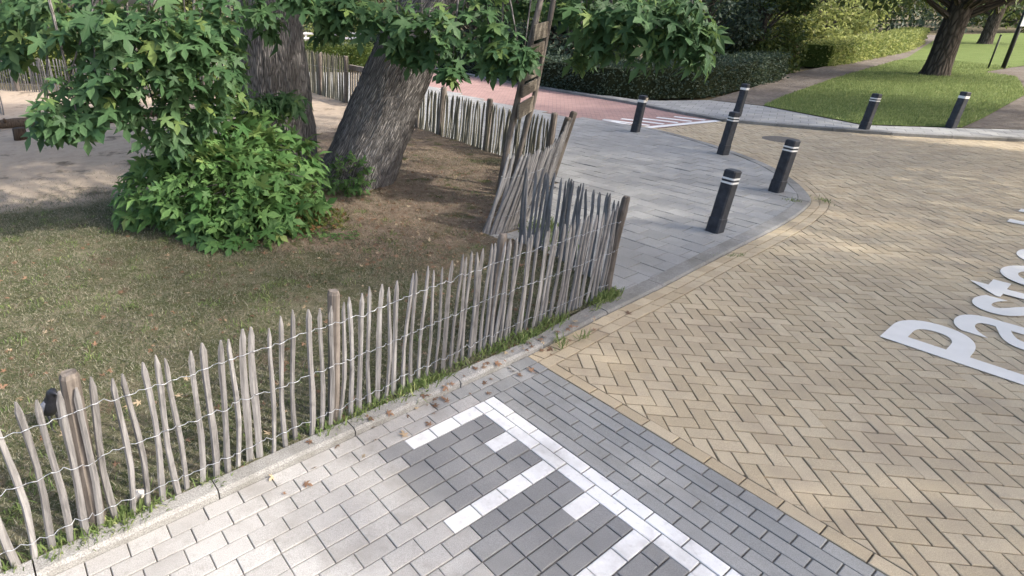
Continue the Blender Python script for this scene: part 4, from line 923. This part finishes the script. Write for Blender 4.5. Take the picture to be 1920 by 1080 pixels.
# ------------------------------------------------------------------ stakes with boards nailed across
sk = empty('wooden_stake_frame', (1.95, 7.9, 0.03)); tag(sk, 'two leaning wooden stakes with short boards nailed across, behind the slumped fence', 'stakes')
def rel(p): return (p[0] - 1.95, p[1] - 7.9, p[2] - .03)
mb = MB(); mb.tube([rel(p) for p in [(1.96, 7.95, -.1), (2.01, 7.92, .69), (2.07, 7.9, 1.22), (2.16, 7.9, 1.91), (2.27, 7.9, 2.75)]], [.043, .043, .041, .038, .036], 9); link('stake', mb.mesh('stake', True), M['post'], sk)
mb = MB(); mb.tube([rel(p) for p in [(2.2, 8.3, -.1), (2.3, 8.3, .6), (2.41, 8.3, 1.26), (2.49, 8.3, 2.15), (2.54, 8.3, 2.75)]], [.038, .038, .036, .034, .034], 9); link('stake', mb.mesh('stake', True), M['post'], sk)
for z, hh, o_ in ((1.21, .20, 0), (1.46, .15, .02), (1.64, .11, 0), (1.92, .18, .03), (2.16, .19, .05)):
    a = Vector((1.97 + .16 * z * .6 + .02, 7.82, z)); b = Vector((2.30 + .16 * z * .55 + .03, 8.36, z + .03)); d = b - a; c = (a + b) / 2 + Vector((-.015, -.035, 0))
    mb = MB(); mb.box((0, 0, 0), (d.length + .08, .022, hh)); me = mb.mesh('board')
    link('board', me, M['board'], sk, rel(c), (0, -math.asin(d.z / d.length) + random.gauss(0, .008), math.atan2(d.y, d.x)))

# logs and stumps in the sandy area
def log(label, p, L, r, rz, up=False):
    root = empty('log', (*p, lz(*p))); tag(root, label, 'log'); mb = MB()
    if up: mb.tube([(0, 0, -.05), (0, 0, L * .5), (0, 0, L)], [r * 1.05, r, r * .97], 12)
    else:
        q = []
        for k in range(7): t = k / 6 - .5; q.append((math.cos(rz) * t * L, math.sin(rz) * t * L, r * .85 + .02 * math.sin(5 * t)))
        mb.tube(q, [r * (1 + .1 * math.sin(k * 1.7)) for k in range(7)], 12)
        mb.tube([(math.cos(rz) * .1 * L, math.sin(rz) * .1 * L, r), (math.cos(rz) * .1 * L + .05, math.sin(rz) * .1 * L - .15, r * 2.1)], [r * .45, r * .3], 7)
    link('wood', mb.mesh('wood', True), M['log'], root)
log('short dark log lying on the sand left of the shrub', (-5.4, 13.3), .5, .12, .3); log('long dark log lying on the sand behind the hanging leaves', (-4.7, 14.1), 1.4, .09, .15); log('small upright stump at the left edge of the sand', (-6.5, 11.5), .22, .12, 0, True)
log('long dark log lying in front of the far fence at the left', (-7.6, 12.6), 2.2, .1, .25)

# bird behind the pickets
bd = empty('bird', (-1.87, 3.0, lz(-1.87, 3.0))); tag(bd, 'small dark bird with a grey back standing on the lawn behind the pickets', 'bird')
mb = MB(); sp_ = [((.10, 0, .06), .006), ((.075, 0, .085), .018), ((.03, 0, .125), .045), ((0, 0, .17), .055), ((-.025, 0, .215), .046), ((-.035, 0, .25), .032), ((-.045, 0, .275), .033), ((-.06, 0, .29), .026), ((-.08, 0, .29), .010), ((-.115, 0, .282), .003)]
mb.tube([p for p, r in sp_], [r for p, r in sp_], 12)
for s in (-1, 1): mb.tube([(.005, s * .022, .14), (.0, s * .024, .05), (-.004, s * .024, .0), (-.04, s * .026, .004)], [.014, .005, .004, .003], 6)
link('body', mb.mesh('body', True), M['feather'], bd, rot=(0, 0, R(150)))
for s in (-1, 1):
    mb = MB(); mb.tube([(-.02, s * .038, .225), (.01, s * .05, .18), (.05, s * .042, .12), (.09, s * .015, .07)], [.012, .026, .022, .006], 8); link('wing', mb.mesh('wing', True), M['greyfeather'], bd, rot=(0, 0, R(150)))
# pale stone at the fence foot
ps = W(-2.87, -.2); V = []; F = []
mb = MB(); mb.tube([(-.05, 0, .015), (-.035, 0, .022), (0, .004, .03), (.03, 0, .022), (.05, 0, .014)], [.006, .024, .03, .022, .005], 7)
tag(link('stone', mb.mesh('stone'), M['stone'], None, (ps.x, ps.y, lz(ps.x, ps.y)), (0, 0, .9)), 'pale flat stone lying at the foot of the front fence', 'stone')

# white railing, cone, park sign
wr = empty('white_railing', (-5, 31, 0)); tag(wr, 'white horizontal rail fence far behind between the trunks', 'railing')
for z in (.65, .9, 1.12): mb = MB(); mb.box((3.2, 0, z), (7.4, .05, .09)); link('rail', mb.mesh('rail'), M['whitepaint'], wr)
for k in range(6): mb = MB(); mb.box((-.4 + 1.45 * k, 0.05, .58), (.09, .05, 1.2)); link('post', mb.mesh('post'), M['whitepaint'], wr)
sheet('far_road', [(-12, 26.5), (2.0, 26), (-4, 36), (-12, 38)], -0.03, M['fartile'])
co = empty('traffic_cone', (.72, 21.8, 0.05)); tag(co, 'small orange cone far behind the leaning trunk', 'cone')
mb = MB(); mb.tube([(0, 0, .03), (0, 0, .85), (0, 0, 1.0)], [.17, .05, .035], 14); link('body', mb.mesh('body', True), M['orange'], co)
mb = MB(); mb.box((0, 0, .015), (.4, .4, .03)); link('base', mb.mesh('base'), M['dark'], co)
mb = MB(); mb.tube([(0, 0, .45), (0, 0, .6)], [.124, .102], 14, False); link('white_band', mb.mesh('white_band'), M['whitepaint'], co)
sg = empty('park_sign', (25.9, 24.9, .06)); tag(sg, 'dark sign post with a white plate at the right edge of the park', 'sign')
mb = MB(); mb.tube([(0, 0, -.1), (0, 0, 2.3)], [.07, .07], 10); link('post', mb.mesh('post', True), M['dark'], sg)
mb = MB(); mb.box((.12, -.09, 1.82), (.42, .03, .45)); link('plate', mb.mesh('plate'), M['whitepaint'], sg)
pp = empty('thin_post', (25.3, 24.9, .06)); tag(pp, 'thin dark metal post beside the park sign', 'post')
mb = MB(); mb.tube([(0, 0, -.1), (0, 0, 1.25)], [.03, .03], 8); link('shaft', mb.mesh('shaft', True), M['dark'], pp)
mb = MB(); mb.tube([(0, 0, 1.25), (0, 0, 1.29)], [.038, .02], 8); link('cap', mb.mesh('cap', True), M['dark'], pp)
